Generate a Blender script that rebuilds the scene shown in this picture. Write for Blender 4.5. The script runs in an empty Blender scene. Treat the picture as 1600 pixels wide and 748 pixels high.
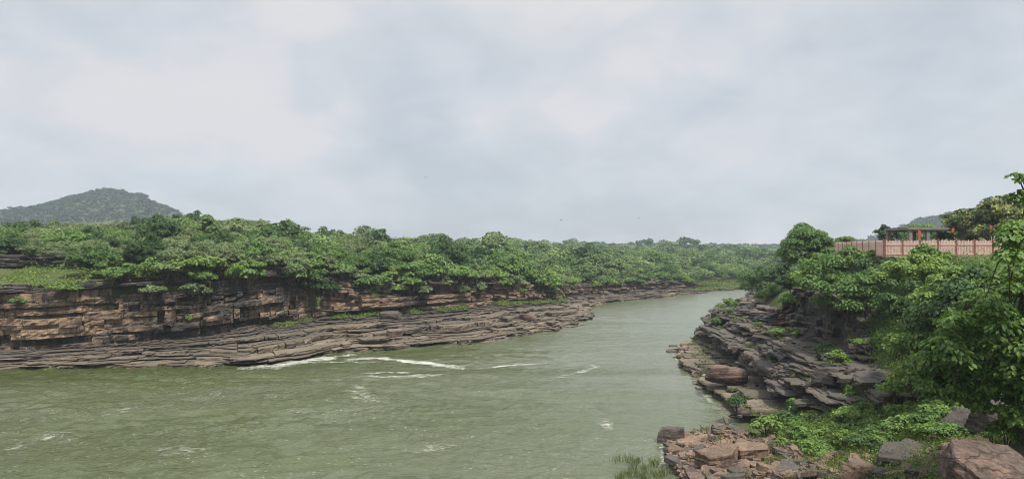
import bpy, math, random
import numpy as np
from mathutils import Vector, Matrix, noise as mnoise

# ------------------------------------------------------------------ camera, world, sun, exposure
scene = bpy.context.scene
C = scene.collection
R = math.radians
EYE = 14.0                      # metres above the river
F = 1101.0                      # focal length in photo pixels (1600 wide)
PITCH = math.atan(14.0 / F)
cam_d = bpy.data.cameras.new('camera')
cam_d.sensor_width = 36.0
cam_d.lens = 36.0 * F / 1600.0
cam_d.clip_start = 0.2
cam_d.clip_end = 20000
cam = bpy.data.objects.new('camera', cam_d)
C.objects.link(cam)
cam.location = (0, 0, EYE)
cam.rotation_euler = (math.pi / 2 + PITCH, 0, 0)
scene.camera = cam

SUN_EL, SUN_AZ = R(60), R(140)   # azimuth measured from +Y towards +X (negative: towards the left)
world = bpy.data.worlds.new('World')
scene.world = world
world.use_nodes = True
nt = world.node_tree
nt.nodes.clear()
def N(t, typ, **kw):
    n = t.nodes.new(typ)
    for k, v in kw.items():
        setattr(n, k, v)
    return n
def mathn(t, op, a, b=None, clamp=False):
    n = N(t, 'ShaderNodeMath', operation=op, use_clamp=clamp)
    for i, v in enumerate((a, b)):
        if v is None: continue
        if isinstance(v, (int, float)): n.inputs[i].default_value = v
        else: t.links.new(v, n.inputs[i])
    return n.outputs[0]
def ramp(t, fac, stops, interp='LINEAR'):
    n = N(t, 'ShaderNodeValToRGB')
    n.color_ramp.interpolation = interp
    e = n.color_ramp.elements
    while len(e) < len(stops): e.new(0.5)
    for i, (p, c) in enumerate(stops):
        e[i].position = p
        e[i].color = (*c, 1) if len(c) == 3 else c
    t.links.new(fac, n.inputs[0])
    return n.outputs[0]
def mixc(t, fac, a, b, mode='MIX'):
    n = N(t, 'ShaderNodeMix', data_type='RGBA', blend_type=mode)
    for sock, v in ((n.inputs[0], fac), (n.inputs[6], a), (n.inputs[7], b)):
        if isinstance(v, (int, float)): sock.default_value = v
        elif isinstance(v, tuple): sock.default_value = (*v, 1) if len(v) == 3 else v
        else: t.links.new(v, sock)
    return n.outputs[2]
sky = N(nt, 'ShaderNodeTexSky', sky_type='NISHITA', sun_disc=False)
sky.sun_elevation = SUN_EL
sky.sun_rotation = SUN_AZ
tc = N(nt, 'ShaderNodeTexCoord')
sep = N(nt, 'ShaderNodeSeparateXYZ')
nt.links.new(tc.outputs['Generated'], sep.inputs[0])
zz = mathn(nt, 'MAXIMUM', sep.outputs[2], 0.0)
den = mathn(nt, 'ADD', zz, 0.42)
comb = N(nt, 'ShaderNodeCombineXYZ')
nt.links.new(mathn(nt, 'DIVIDE', sep.outputs[0], den), comb.inputs[0])
nt.links.new(mathn(nt, 'DIVIDE', sep.outputs[1], den), comb.inputs[1])
comb.inputs[2].default_value = 3.7
def wnoise(scale, detail, rough, dist=0.0):
    n = N(nt, 'ShaderNodeTexNoise')
    n.inputs['Scale'].default_value = scale
    n.inputs['Detail'].default_value = detail
    n.inputs['Roughness'].default_value = rough
    n.inputs['Distortion'].default_value = dist
    nt.links.new(comb.outputs[0], n.inputs['Vector'])
    return n.outputs[0]
big = wnoise(1.15, 2, 0.45, 0.2)
med = wnoise(2.9, 4, 0.45, 0.25)
fin = wnoise(6.0, 6, 0.52, 0.5)
cl = mathn(nt, 'ADD', mathn(nt, 'ADD', mathn(nt, 'MULTIPLY', big, 0.40), mathn(nt, 'MULTIPLY', med, 0.34)), mathn(nt, 'MULTIPLY', fin, 0.26))
# cloud radiances in sky-texture units (the Background strength below is 0.1)
cloud = ramp(nt, cl, [(0.40, (3.5, 3.76, 4.05)), (0.465, (3.95, 4.2, 4.5)), (0.53, (4.4, 4.6, 4.88)), (0.60, (5.0, 4.97, 5.14))])
gap = ramp(nt, med, [(0.40, (1, 1, 1)), (0.60, (0, 0, 0))])
base = mixc(nt, mathn(nt, 'MULTIPLY', gap, 0.12), cloud, sky.outputs[0])
# an overcast dome is brighter overhead than at the horizon
up = N(nt, 'ShaderNodeMapRange', interpolation_type='SMOOTHSTEP')
nt.links.new(sep.outputs[2], up.inputs[0])
up.inputs[1].default_value = 0.30; up.inputs[2].default_value = 0.95
up.inputs[3].default_value = 1.0; up.inputs[4].default_value = 2.4
vm = N(nt, 'ShaderNodeVectorMath', operation='SCALE')
nt.links.new(base, vm.inputs[0]); nt.links.new(up.outputs[0], vm.inputs['Scale'])
bg = N(nt, 'ShaderNodeBackground')
bg.inputs[1].default_value = 0.1
nt.links.new(vm.outputs[0], bg.inputs[0])
wo = N(nt, 'ShaderNodeOutputWorld')
nt.links.new(bg.outputs[0], wo.inputs[0])

sun_d = bpy.data.lights.new('sun', 'SUN')
sun_d.energy = 3.8
sun_d.angle = R(5)
sun_d.color = (1.0, 0.95, 0.87)
sun = bpy.data.objects.new('sun', sun_d)
C.objects.link(sun)
sdir = Vector((math.sin(SUN_AZ) * math.cos(SUN_EL), math.cos(SUN_AZ) * math.cos(SUN_EL), math.sin(SUN_EL)))
sun.rotation_euler = sdir.to_track_quat('Z', 'Y').to_euler()
vs = scene.view_settings
vs.view_transform = 'Standard'; vs.look = 'None'; vs.gamma = 1; vs.use_curve_mapping = False
vs.exposure = 0.56
scene.cycles.volume_bounces = 0
scene.cycles.max_bounces = 6
scene.cycles.transparent_max_bounces = 12
scene.cycles.use_denoising = True
scene.cycles.denoising_prefilter = 'ACCURATE'
scene.cycles.pixel_filter_type = 'BLACKMAN_HARRIS'
scene.cycles.filter_width = 1.0

# ------------------------------------------------------------------ helpers
rng = np.random.default_rng(11)
cp, sp = math.cos(PITCH), math.sin(PITCH)
def ray(px, py):
    a, b = (px - 800.0) / F, (374.0 - py) / F
    return np.array([a, cp - b * sp, sp + b * cp])
def PY(px, py, Y):
    d = ray(px, py); return np.array([0, 0, EYE]) + d * (Y / d[1])
def PZ(px, py, z):
    d = ray(px, py); return np.array([0, 0, EYE]) + d * ((z - EYE) / d[2])

def vnoise2(x, y, seed=0):
    def h(i, j):
        n = (i.astype(np.int64) * 374761393 + j.astype(np.int64) * 668265263 + seed * 1274126177) & 0xffffffff
        n = ((n ^ (n >> 13)) * 1274126177) & 0xffffffff
        return ((n ^ (n >> 16)) & 0xffff) / 65535.0
    xi, yi = np.floor(x), np.floor(y)
    xf, yf = x - xi, y - yi
    u, v = xf * xf * (3 - 2 * xf), yf * yf * (3 - 2 * yf)
    return (h(xi, yi) * (1 - u) + h(xi + 1, yi) * u) * (1 - v) + (h(xi, yi + 1) * (1 - u) + h(xi + 1, yi + 1) * u) * v
def fbm(x, y, seed=0, oct=4):
    s, a, t = 0, 0.5, 0
    for o in range(oct):
        s = s + a * vnoise2(x * 2 ** o, y * 2 ** o, seed + o); t += a; a *= 0.5
    return s / t
def sstep(a, b, x):
    t = np.clip((x - a) / (b - a), 0, 1); return t * t * (3 - 2 * t)

def mesh_np(name, V, faces, mat=None, attrs=None, smooth=False):
    """V (n,3); faces: list of int arrays (m,k) of one size k each; attrs: {name: per-vertex floats}"""
    V = np.asarray(V, np.float32)
    me = bpy.data.meshes.new(name)
    faces = [np.asarray(f, np.int32) for f in faces if len(f)]
    loops = np.concatenate([f.ravel() for f in faces])
    tot = np.concatenate([np.full(len(f), f.shape[1], np.int32) for f in faces])
    start = np.concatenate([[0], np.cumsum(tot)[:-1]]).astype(np.int32)
    me.vertices.add(len(V)); me.vertices.foreach_set('co', V.ravel())
    me.loops.add(len(loops)); me.loops.foreach_set('vertex_index', loops)
    me.polygons.add(len(tot)); me.polygons.foreach_set('loop_start', start)
    me.polygons.foreach_set('use_smooth', np.full(len(tot), bool(smooth)))
    for k, v in (attrs or {}).items():
        a = me.attributes.new(k, 'FLOAT', 'POINT'); a.data.foreach_set('value', np.asarray(v, np.float32))
    me.update(calc_edges=True)
    if mat: me.materials.append(mat)
    return me
def link(name, me, parent=None, loc=None):
    o = bpy.data.objects.new(name, me); C.objects.link(o)
    if parent: o.parent = parent
    if loc is not None: o.location = loc
    return o
def tag(o, label=None, cat=None, group=None, kind=None):
    if label: o['label'] = label
    if cat:
        o['category'] = cat
        if not kind: o['kind'] = 'thing'
    if group: o['group'] = group
    if kind: o['kind'] = kind
    return o
def empty(name, loc, rz=0.0):
    o = bpy.data.objects.new(name, None); C.objects.link(o)
    o.location = loc; o.rotation_euler = (0, 0, rz); return o
def copy_tree(o, parent=None):
    c = o.copy(); C.objects.link(c)
    if parent: c.parent = parent
    for ch in list(o.children): copy_tree(ch, c)
    return c

class Geo:
    """gathers pieces into one mesh"""
    def __init__(s): s.V = []; s.f = {}; s.n = 0; s.att = []
    def add(s, V, faces, att=0.0):
        V = np.asarray(V, float).reshape(-1, 3)
        for f in faces:
            f = np.asarray(f, np.int64)
            if f.size: s.f.setdefault(f.shape[1], []).append(f + s.n)
        s.V.append(V); s.n += len(V)
        s.att.append(np.broadcast_to(np.asarray(att, float), (len(V),)))
    def box(s, c, size, rz=0.0, att=0.0):
        x, y, z = (v / 2 for v in size)
        P = np.array([[-x,-y,-z],[x,-y,-z],[x,y,-z],[-x,y,-z],[-x,-y,z],[x,-y,z],[x,y,z],[-x,y,z]])
        k, q = math.cos(rz), math.sin(rz)
        P = np.stack([P[:,0]*k - P[:,1]*q, P[:,0]*q + P[:,1]*k, P[:,2]], 1) + np.asarray(c)
        s.add(P, [np.array([[0,3,2,1],[4,5,6,7],[0,1,5,4],[1,2,6,5],[2,3,7,6],[3,0,4,7]])], att)
    def tube(s, path, rad, n=6, att=0.0):
        path = np.asarray(path, float); m = len(path)
        rad = np.broadcast_to(np.asarray(rad, float), (m,))
        d = np.gradient(path, axis=0); d /= np.linalg.norm(d, axis=1)[:, None] + 1e-9
        ref = np.array([0.13, 0.97, 0.2]) if abs(d[0][1]) < 0.8 else np.array([1.0, 0.1, 0.1])
        a = np.cross(d, ref); a /= np.linalg.norm(a, axis=1)[:, None] + 1e-9
        b = np.cross(d, a)
        th = np.linspace(0, 2 * math.pi, n, endpoint=False)
        V = (path[:, None] + rad[:, None, None] * (a[:, None] * np.cos(th)[None, :, None] + b[:, None] * np.sin(th)[None, :, None])).reshape(-1, 3)
        i = np.arange(m - 1)[:, None] * n; j = np.arange(n)[None]; k = (j + 1) % n
        s.add(V, [np.stack([i + j, i + k, i + n + k, i + n + j], -1).reshape(-1, 4)], att)
    def mesh(s, name, mat=None, smooth=False):
        return mesh_np(name, np.concatenate(s.V), [np.concatenate(f) for f in s.f.values()], mat, {'tone': np.concatenate(s.att)}, smooth)

# ------------------------------------------------------------------ materials
def new_mat(name):
    m = bpy.data.materials.new(name); m.use_nodes = True
    t = m.node_tree; t.nodes.clear()
    out = N(t, 'ShaderNodeOutputMaterial')
    return m, t, out
def tnoise(t, vec, scale, detail=4, rough=0.55, dist=0.0):
    n = N(t, 'ShaderNodeTexNoise')
    n.inputs['Scale'].default_value = scale; n.inputs['Detail'].default_value = detail
    n.inputs['Roughness'].default_value = rough; n.inputs['Distortion'].default_value = dist
    if vec is not None: t.links.new(vec, n.inputs['Vector'])
    return n.outputs[0]
def vscale(t, vec, s):
    n = N(t, 'ShaderNodeVectorMath', operation='MULTIPLY')
    t.links.new(vec, n.inputs[0]); n.inputs[1].default_value = s
    return n.outputs[0]
def pos(t): return N(t, 'ShaderNodeNewGeometry').outputs['Position']
def attr(t, name): return N(t, 'ShaderNodeAttribute', attribute_name=name).outputs['Fac']
def bump(t, h, strength=0.5, dist=0.1):
    n = N(t, 'ShaderNodeBump'); n.inputs['Strength'].default_value = strength; n.inputs['Distance'].default_value = dist
    t.links.new(h, n.inputs['Height']); return n.outputs[0]
def principled(t, out, col, rough=0.85, nrm=None, spec=0.3):
    p = N(t, 'ShaderNodeBsdfPrincipled')
    for s_, v in (('Base Color', col), ('Roughness', rough)):
        if isinstance(v, (int, float)): p.inputs[s_].default_value = v
        elif isinstance(v, tuple): p.inputs[s_].default_value = (*v, 1)
        else: t.links.new(v, p.inputs[s_])
    p.inputs['Specular IOR Level'].default_value = spec
    if nrm is not None: t.links.new(nrm, p.inputs['Normal'])
    if out is not None: t.links.new(p.outputs[0], out.inputs[0])
    return p

def leaf_mat(name, cols, trans=0.25, yellow=None, w=.5):
    """per-leaf and per-plant variation between the given colours"""
    m, t, out = new_mat(name)
    g = N(t, 'ShaderNodeNewGeometry'); oi = N(t, 'ShaderNodeObjectInfo')
    f = mathn(t, 'ADD', mathn(t, 'MULTIPLY', g.outputs['Random Per Island'], w), mathn(t, 'MULTIPLY', oi.outputs['Random'], 1 - w))
    n = len(cols)
    c = ramp(t, f, [(0.12 + 0.76 * i / (n - 1), c) for i, c in enumerate(cols)])
    if yellow:
        k = ramp(t, tnoise(t, pos(t), yellow[1], 2), [(yellow[2], (0, 0, 0)), (yellow[2] + 0.12, (1, 1, 1))])
        c = mixc(t, k, c, yellow[0])
    p = principled(t, None, c, 0.55, None, 0.25)
    tr = N(t, 'ShaderNodeBsdfTranslucent')
    t.links.new(mixc(t, 1.0, c, (1.3, 1.5, 0.6), 'MULTIPLY'), tr.inputs[0])
    mx = N(t, 'ShaderNodeMixShader'); mx.inputs[0].default_value = trans
    t.links.new(p.outputs[0], mx.inputs[1]); t.links.new(tr.outputs[0], mx.inputs[2])
    t.links.new(mx.outputs[0], out.inputs[0])
    return m

def rock_mat(name, cols, stain_lo=0.45, stain_hi=0.62, lichen=(0.035, 0.033, 0.032), top=(0.10, 0.095, 0.085), top_amt=0.6, bscale=3.0, crack=0.0):
    """bedded sandstone: block tones, black run-off streaks, weathered grey upper faces"""
    m, t, out = new_mat(name)
    P = pos(t)
    tone = attr(t, 'tone')
    nz = tnoise(t, P, 0.55, 5, 0.6)
    f = mathn(t, 'ADD', mathn(t, 'MULTIPLY', tone, 0.65), mathn(t, 'MULTIPLY', nz, 0.5))
    n = len(cols)
    c = ramp(t, f, [(0.1 + 0.8 * i / (n - 1), k) for i, k in enumerate(cols)])
    bed = tnoise(t, vscale(t, P, (0.35, 0.35, 7.0)), 1.0, 4, 0.6)
    c = mixc(t, 1.0, c, ramp(t, bed, [(0.3, (0.55, 0.55, 0.55)), (0.7, (1.25, 1.22, 1.2))]), 'MULTIPLY')
    st = tnoise(t, vscale(t, P, (1.1, 1.1, 0.14)), 1.0, 6, 0.66)
    st2 = tnoise(t, P, 0.16, 3, 0.5)
    s_ = mathn(t, 'ADD', mathn(t, 'MULTIPLY', st, 0.55), mathn(t, 'MULTIPLY', st2, 0.45))
    s_ = mathn(t, 'ADD', s_, mathn(t, 'MULTIPLY', attr(t, 'stain'), 0.35))
    mask = ramp(t, s_, [(stain_lo, (0, 0, 0)), (stain_hi, (1, 1, 1))])
    c = mixc(t, mathn(t, 'MULTIPLY', mask, 0.93), c, lichen)
    g = N(t, 'ShaderNodeNewGeometry'); sx = N(t, 'ShaderNodeSeparateXYZ')
    t.links.new(g.outputs['True Normal'], sx.inputs[0])
    tm = ramp(t, mathn(t, 'ADD', sx.outputs[2], mathn(t, 'MULTIPLY', mathn(t, 'SUBTRACT', nz, 0.5), 0.8)), [(0.6, (0, 0, 0)), (0.9, (1, 1, 1))])
    c = mixc(t, mathn(t, 'MULTIPLY', tm, top_amt), c, top)
    mot = tnoise(t, P, bscale * 1.7, 7, 0.72)
    c = mixc(t, 1.0, c, ramp(t, mot, [(0.30, (0.45, 0.45, 0.46)), (0.5, (0.95, 0.95, 0.95)), (0.68, (1.45, 1.42, 1.38))]), 'MULTIPLY')
    h = mathn(t, 'ADD', mathn(t, 'MULTIPLY', bed, 0.7), mathn(t, 'MULTIPLY', mot, 1.2))
    if crack:
        vo = N(t, 'ShaderNodeTexVoronoi', feature='DISTANCE_TO_EDGE'); vo.inputs['Scale'].default_value = crack
        wp = N(t, 'ShaderNodeTexNoise'); wp.inputs['Scale'].default_value = 1.6; wp.inputs['Detail'].default_value = 5; t.links.new(P, wp.inputs['Vector'])
        ad = N(t, 'ShaderNodeVectorMath', operation='ADD'); t.links.new(vscale(t, P, (0.6, 1.5, 3.0)), ad.inputs[0]); t.links.new(wp.outputs[1], ad.inputs[1])
        t.links.new(ad.outputs[0], vo.inputs['Vector'])
        ck = ramp(t, vo.outputs['Distance'], [(0.0, (0.55, 0.53, 0.5)), (0.022, (1, 1, 1))])
        c = mixc(t, 1.0, c, ck, 'MULTIPLY'); h = mathn(t, 'ADD', h, mathn(t, 'MULTIPLY', ck, 1.0))
    principled(t, out, c, 0.85, bump(t, h, 0.8, 0.15), 0.25)
    return m

def flat_mat(name, col, rough=0.8, var=0.25, scale=2.0, spec=0.3):
    m, t, out = new_mat(name)
    n = tnoise(t, pos(t), scale, 5, 0.6)
    c = mixc(t, 1.0, col, ramp(t, n, [(0.3, (1 - var,) * 3), (0.7, (1 + var,) * 3)]), 'MULTIPLY')
    principled(t, out, c, rough, bump(t, n, 0.3, 0.03), spec)
    return m

M_CLIFF = rock_mat('cliff_sandstone', [(0.085, 0.062, 0.049), (0.19, 0.133, 0.094), (0.34, 0.24, 0.155), (0.25, 0.165, 0.115)], .47, .58)
M_TIER = rock_mat('ledge_rock', [(0.036, 0.031, 0.026), (0.078, 0.065, 0.051), (0.15, 0.115, 0.084)], 0.46, 0.62, top=(0.105, 0.094, 0.078), top_amt=0.6)
M_SHELF = rock_mat('shelf_rock', [(0.05, 0.042, 0.033), (0.13, 0.104, 0.074), (0.26, 0.208, 0.145)], 0.47, 0.62, top=(0.165, 0.138, 0.102), top_amt=0.45)
M_RUB = rock_mat('rubble_sandstone', [(0.085, 0.06, 0.045), (0.16, 0.105, 0.072), (0.26, 0.175, 0.12), (0.22, 0.17, 0.13)], 0.48, 0.66, top=(0.22, 0.165, 0.12), top_amt=0.35, bscale=5.0)
M_DARKROCK = rock_mat('dark_boulder_rock', [(0.05, 0.045, 0.04), (0.09, 0.075, 0.065), (0.12, 0.10, 0.085)], 0.52, 0.72, top=(0.10, 0.092, 0.082), top_amt=0.5, bscale=5.0)
M_REDROCK = rock_mat('reddish_boulder_rock', [(0.10, 0.065, 0.052), (0.165, 0.108, 0.086), (0.23, 0.16, 0.128)], 0.45, 0.60, top=(0.185, 0.142, 0.115), top_amt=0.4, bscale=4.0, crack=.38)
M_BARK = flat_mat('bark', (0.09, 0.07, 0.05), 0.9, 0.35, 3.0, 0.1)

# ------------------------------------------------------------------ plan of the valley: shorelines, bank lines
def resample(P, step):
    P = np.asarray(P, float)
    s = np.concatenate([[0], np.cumsum(np.linalg.norm(np.diff(P[:, :2], axis=0), axis=1))])
    n = max(2, int(s[-1] / step))
    t = np.linspace(0, s[-1], n)
    return np.stack([np.interp(t, s, P[:, i]) for i in range(P.shape[1])], 1), t
def smooth_cols(A, k):
    w = np.hanning(2 * k + 3)[1:-1]; w /= w.sum()
    return np.stack([np.convolve(np.pad(A[:, i], k, mode='edge'), w, 'valid')[:len(A)] for i in range(A.shape[1])], 1)

# left bank stations: photo pixel of the waterline, shelf width, shelf top height, cliff top height, inland heading (deg from +x)
LS = [(-700, 577, 4, 1.3, 9.5, 90), (-300, 577, 4, 1.4, 9.5, 90), (0, 577, 4.5, 1.5, 9.6, 92), (150, 575.5, 7, 2.0, 10.2, 98),
      (280, 574, 9, 2.4, 10.6, 106), (400, 571, 13, 3.0, 11.2, 114), (480, 561, 15, 3.2, 11.2, 118), (550, 550, 16, 3.3, 10.6, 120),
      (620, 543, 15, 3.4, 9.2, 122), (700, 538, 15.5, 3.6, 8.9, 123), (780, 530, 15.5, 3.7, 8.6, 125), (840, 517, 15, 3.6, 8.2, 126),
      (905, 505, 14, 3.2, 7.4, 128), (924, 496, 11, 2.8, 6.8, 130), (914, 484, 9, 2.6, 6.0, 134), (930, 475, 7, 2.2, 5.2, 134),
      (985, 468, 6, 2.0, 4.8, 132), (1040, 462, 5.5, 1.8, 4.6, 130), (1085, 457.5, 4.5, 1.5, 4.0, 128), (1120, 453.5, 4, 0.7, 1.6, 126), (1165, 450, 4, 0.6, 1.4, 120)]
st = []
for px, py, w, zb, zt, ang in LS:
    p = PZ(px, py, 0.0)
    st.append((p[0], p[1], w, zb, zt, ang))
st += [(125, 283, 4, .6, 1.4, 112), (210, 318, 4, .6, 1.5, 105)]
LB, LT = resample(st, 0.5)
LB = smooth_cols(LB, 5)
LIN = np.stack([np.cos(np.radians(LB[:, 5])), np.sin(np.radians(LB[:, 5]))], 1)      # inland unit vectors
L_shore = LB[:, :2]
L_base = L_shore + LIN * LB[:, 2:3]
L_top = L_base + LIN * 1.2
L_zb, L_zt = LB[:, 3], LB[:, 4]

# right bank: shore x, wall-foot x at distance Y
yy = np.array([30, 44, 50, 54, 60.4, 68.8, 79.5, 94, 101, 106, 112, 121, 141, 168, 197, 230, 262])
xa = np.array([20.8, 21.3, 22.0, 22.3, 23.3, 24.0, 25.1, 26.5, 27.6, 29.0, 31.0, 34.0, 43.0, 56.5, 67, 79.7, 125])
ys = np.array([30, 40, 44, 48, 51.5, 53.5, 55.5, 57, 60, 64, 73, 82, 92, 98.5, 101.5, 104, 107, 112, 121, 141, 168, 197, 230, 262])
xs = np.array([8.3, 10.0, 10.6, 10.7, 11.3, 12.8, 16.3, 17.8, 18.2, 18.6, 19.5, 20.5, 21.7, 22.6, 25.4, 27.3, 28.4, 30.0, 32.8, 42.0, 55.2, 65.3, 78, 123])
RY, _ = resample(np.stack([yy, xa], 1), 0.45)
RYv, RA = RY[:, 0], RY[:, 1]
RX = np.minimum(np.interp(RYv, ys, xs), RA - 0.4)
RIN = np.stack([np.ones_like(RA), np.zeros_like(RA)], 1)
far = sstep(103, 160, RYv)
RIN = np.stack([np.cos(-0.9 * far), np.sin(-0.9 * far)], 1)

def poly_near(P, Q, chunk=20000):
    """nearest polyline point: (distance, signed side, float index)"""
    A, B = Q[:-1], Q[1:]; AB = B - A; L2 = (AB ** 2).sum(1) + 1e-9
    D = np.empty(len(P)); S = np.empty(len(P)); I = np.empty(len(P))
    for k in range(0, len(P), chunk):
        p = P[k:k + chunk, None, :] - A[None]
        t = np.clip((p * AB[None]).sum(2) / L2, 0, 1)
        r = p - t[..., None] * AB[None]
        d = (r ** 2).sum(2); j = d.argmin(1); a = np.arange(len(j))
        D[k:k + chunk] = np.sqrt(d[a, j]); S[k:k + chunk] = AB[j, 0] * p[a, j, 1] - AB[j, 1] * p[a, j, 0]; I[k:k + chunk] = j + t[a, j]
    return D, np.sign(S), I
Ltop_c = L_top[::8]; Lzt_c = L_zt[::8]
Ltop_x = np.concatenate([[[-900, 40]], Ltop_c, [[700, 420]]]); Lzt_x = np.concatenate([[9.5], Lzt_c, [2.0]])
RS_x = np.concatenate([[[3, -400]], [[3, -20]], [[8, 12]], np.stack([RX, RYv], 1)[::6], [[300, 300]], [[700, 380]]])
RS_x = RS_x[:2].tolist() + [[8, 12]] + np.stack([RX, RYv], 1)[::6].tolist() + [[300, 300], [700, 380]]
RS_x = np.array(RS_x)

# right-hand land: heights at points read off the photograph
def A_at(Y): return np.interp(Y, yy, xa)
RP = []
for px, py, z in [(1040, 748, -.1), (1030, 678, -.25), (1140, 664, -.1), (1100, 700, .55), (1200, 700, 1.1), (1200, 668, .6), (1300, 660, 1.5), (1300, 720, 1.9),
                  (1400, 665, 2.7), (1400, 720, 3.4), (1500, 665, 4.3), (1550, 725, 5.0), (1600, 700, 6.0), (1650, 640, 8), (1100, 745, .6), (1200, 745, 1.4), (1300, 748, 2.3), (1450, 748, 4.2)]:
    p = PZ(px, py, z); RP.append((p[0], p[1], z))
for Y in (46, 52, 60, 68, 78, 90, 100):
    if Y == 46: RP += [(A_at(48) - 1, 48, 1.1), (A_at(48) + 1.2, 48, 2.2), (A_at(48) + 3, 47.5, 3.6)]
    a = A_at(Y); hi = 8.2 if Y > 62 else 6.2
    RP += [(a - 2, Y, -.5 if Y > 55 else .4), (a, Y, .1 if Y > 55 else .7), (a + 2.5, Y, 1.8), (a + 5, Y, 3.3), (a + 8, Y, hi)] + ([(a + 12.5, Y, 11.6), (a + 19, Y, 12.9)] if Y < 75 else [(a + 12.5, Y, 9.0), (a + 17, Y, 11.6), (a + 21, Y, 12.9)])
for Y in (112, 121, 141, 168, 197, 230):
    a = A_at(Y)
    RP += [(a + 1, Y, .1), (a + 6, Y, 1.8), (a + 12, Y, 4.5), (a + 22, Y, 8), (a + 45, Y, 10)]
RP += [(200, 150, 12), (260, 260, 11), (100, 60, 13), (200, 40, 13), (60, 30, 13), (42, 20, 12.5), (30, 8, 12), (60, -30, 13), (0, -60, 12), (16, 12, 9), (9, 20, 4), (11, 30, 1.5), (24, 22, 8.8), (30, 34, 9.5),
       (300, 0, 13), (300, -200, 13), (0, -300, 13), (600, 200, 13), (-50, -60, 10)]
RP = np.array(RP)
_D = np.linalg.norm(RP[:, None, :2] - RP[None, :, :2], axis=2)
_w = np.linalg.solve(np.block([[_D, np.ones((len(RP), 1))], [np.ones((1, len(RP))), np.zeros((1, 1))]]), np.concatenate([RP[:, 2], [0]]))
def rbf(P):
    out = np.empty(len(P))
    for k in range(0, len(P), 40000):
        d = np.linalg.norm(P[k:k + 40000, None, :] - RP[None, :, :2], axis=2)
        out[k:k + 40000] = d @ _w[:-1] + _w[-1]
    return out

hill_x = np.array([-1500, -1100, -799, -739, -694, -659, -634, -614, -584, -550, -515, -500, -460, -400, -330, -260, -160, 0, 420, 560, 640, 720, 900, 1500])
hill_z = np.array([24, 34, 51, 58, 71, 80.5, 86, 84, 78, 65.5, 52, 46.5, 40, 30, 26, 20.5, 5, 4, 10, 18, 50, 62, 76, 74])
def hill_h(x, y):
    # a ridge far beyond the forest: height along it by bearing, falling off in front and behind
    r = np.hypot(x, y); s = x / np.maximum(y, 1.0)
    H = np.interp(s * 1100.0, hill_x, hill_z) * (0.97 + 0.06 * fbm(x / 60, y / 60, 5))
    return np.where(y > 300, H * np.exp(-((r - 1230) / 300.0) ** 2), 0.0)

def land_h(P):
    P = np.asarray(P, float).reshape(-1, 2)
    dl, sl, il = poly_near(P, Ltop_x)
    dr, sr, _ = poly_near(P, RS_x)
    h = np.full(len(P), -2.5)
    zt = np.interp(il, np.arange(len(Lzt_x)), Lzt_x)
    left = (sl > 0)
    fl = np.interp(il / len(Lzt_x), [0, .6, .8, .9, 1], [4.0, 4.3, 5.9, 7.6, 7.8])
    hl = zt - 0.25 + fl * sstep(1, 75, dl) + 0.8 * (fbm(P[:, 0] / 14, P[:, 1] / 14, 3) - .5) * sstep(0, 12, dl)
    tp = np.interp(800 + F * P[:, 0] / np.maximum(P[:, 1], 1), [0, 120, 300, 700, 900, 1020, 1100, 1200, 1400], [-2.8, -1.4, 1.8, 1.8, 1.5, .2, -2, -3.5, -4])
    pxl = 800 + F * P[:, 0] / np.maximum(P[:, 1], 1)
    hl = np.maximum(hl + tp * sstep(18, 75, dl) + 1.5 * (1 - sstep(120, 200, pxl)) * sstep(1, 12, dl), 1.0)
    h = np.where(left & (dl > 0.8), hl, h)
    right = (sr < 0)
    hr = np.minimum(rbf(P[right]), 14.5)
    x, y = P[right, 0], P[right, 1]
    nb = (fbm(x / 2.2, y / 2.2, 9) - .5) * 0.7 * sstep(0.0, 1.5, hr)
    h[right] = np.maximum(hr + nb, -2.5)
    return h + hill_h(P[:, 0], P[:, 1])
def hz(x, y): return float(land_h([[x, y]])[0])
def ground_px(px, py, near=20.0, farr=240.0):
    """where the line of sight of photo pixel(s) meets the land"""
    px, py = np.atleast_1d(px).astype(float), np.atleast_1d(py).astype(float)
    D = np.stack([ray(a, b) for a, b in zip(px, py)])
    t = np.geomspace(near, farr, 260)
    out = np.full((len(px), 3), np.nan); done = np.zeros(len(px), bool)
    prev = near
    for q in t:
        i = np.where(~done)[0]
        if not len(i): break
        X = np.array([0, 0, EYE]) + D[i] * (q / D[i, 1:2])
        hit = land_h(X[:, :2]) >= X[:, 2]
        k = i[hit]
        if len(k):
            qq = 0.5 * (q + prev)
            Y = np.array([0, 0, EYE]) + D[k] * (qq / D[k, 1:2]); Y[:, 2] = land_h(Y[:, :2])
            out[k] = Y; done[k] = True
        prev = q
    return out

# ------------------------------------------------------------------ ground sheet, river
def ground_mat():
    m, t, out = new_mat('earth_and_herbs')
    P = pos(t)
    a = tnoise(t, P, 0.35, 5, 0.6); b = tnoise(t, P, 2.5, 5, 0.6)
    g = ramp(t, mathn(t, 'ADD', mathn(t, 'MULTIPLY', a, .6), mathn(t, 'MULTIPLY', b, .4)), [(0.38, (0.085, 0.065, 0.045)), (0.5, (0.07, 0.085, 0.03)), (0.62, (0.05, 0.085, 0.02))])
    principled(t, out, g, 0.9, bump(t, b, 0.6, 0.25), 0.1)
    return m
M_GROUND = ground_mat()
th_f = np.radians(np.arange(-48, 48.01, 0.22))
th_b = np.radians(np.arange(52, 308, 4.0))
th = np.concatenate([th_f, th_b]); nt_ = len(th)
rr = np.concatenate([np.geomspace(2.5, 25, 40, endpoint=False), np.geomspace(25, 130, 230, endpoint=False), np.geomspace(130, 1500, 130, endpoint=False), np.geomspace(1500, 9000, 30)])
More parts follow.
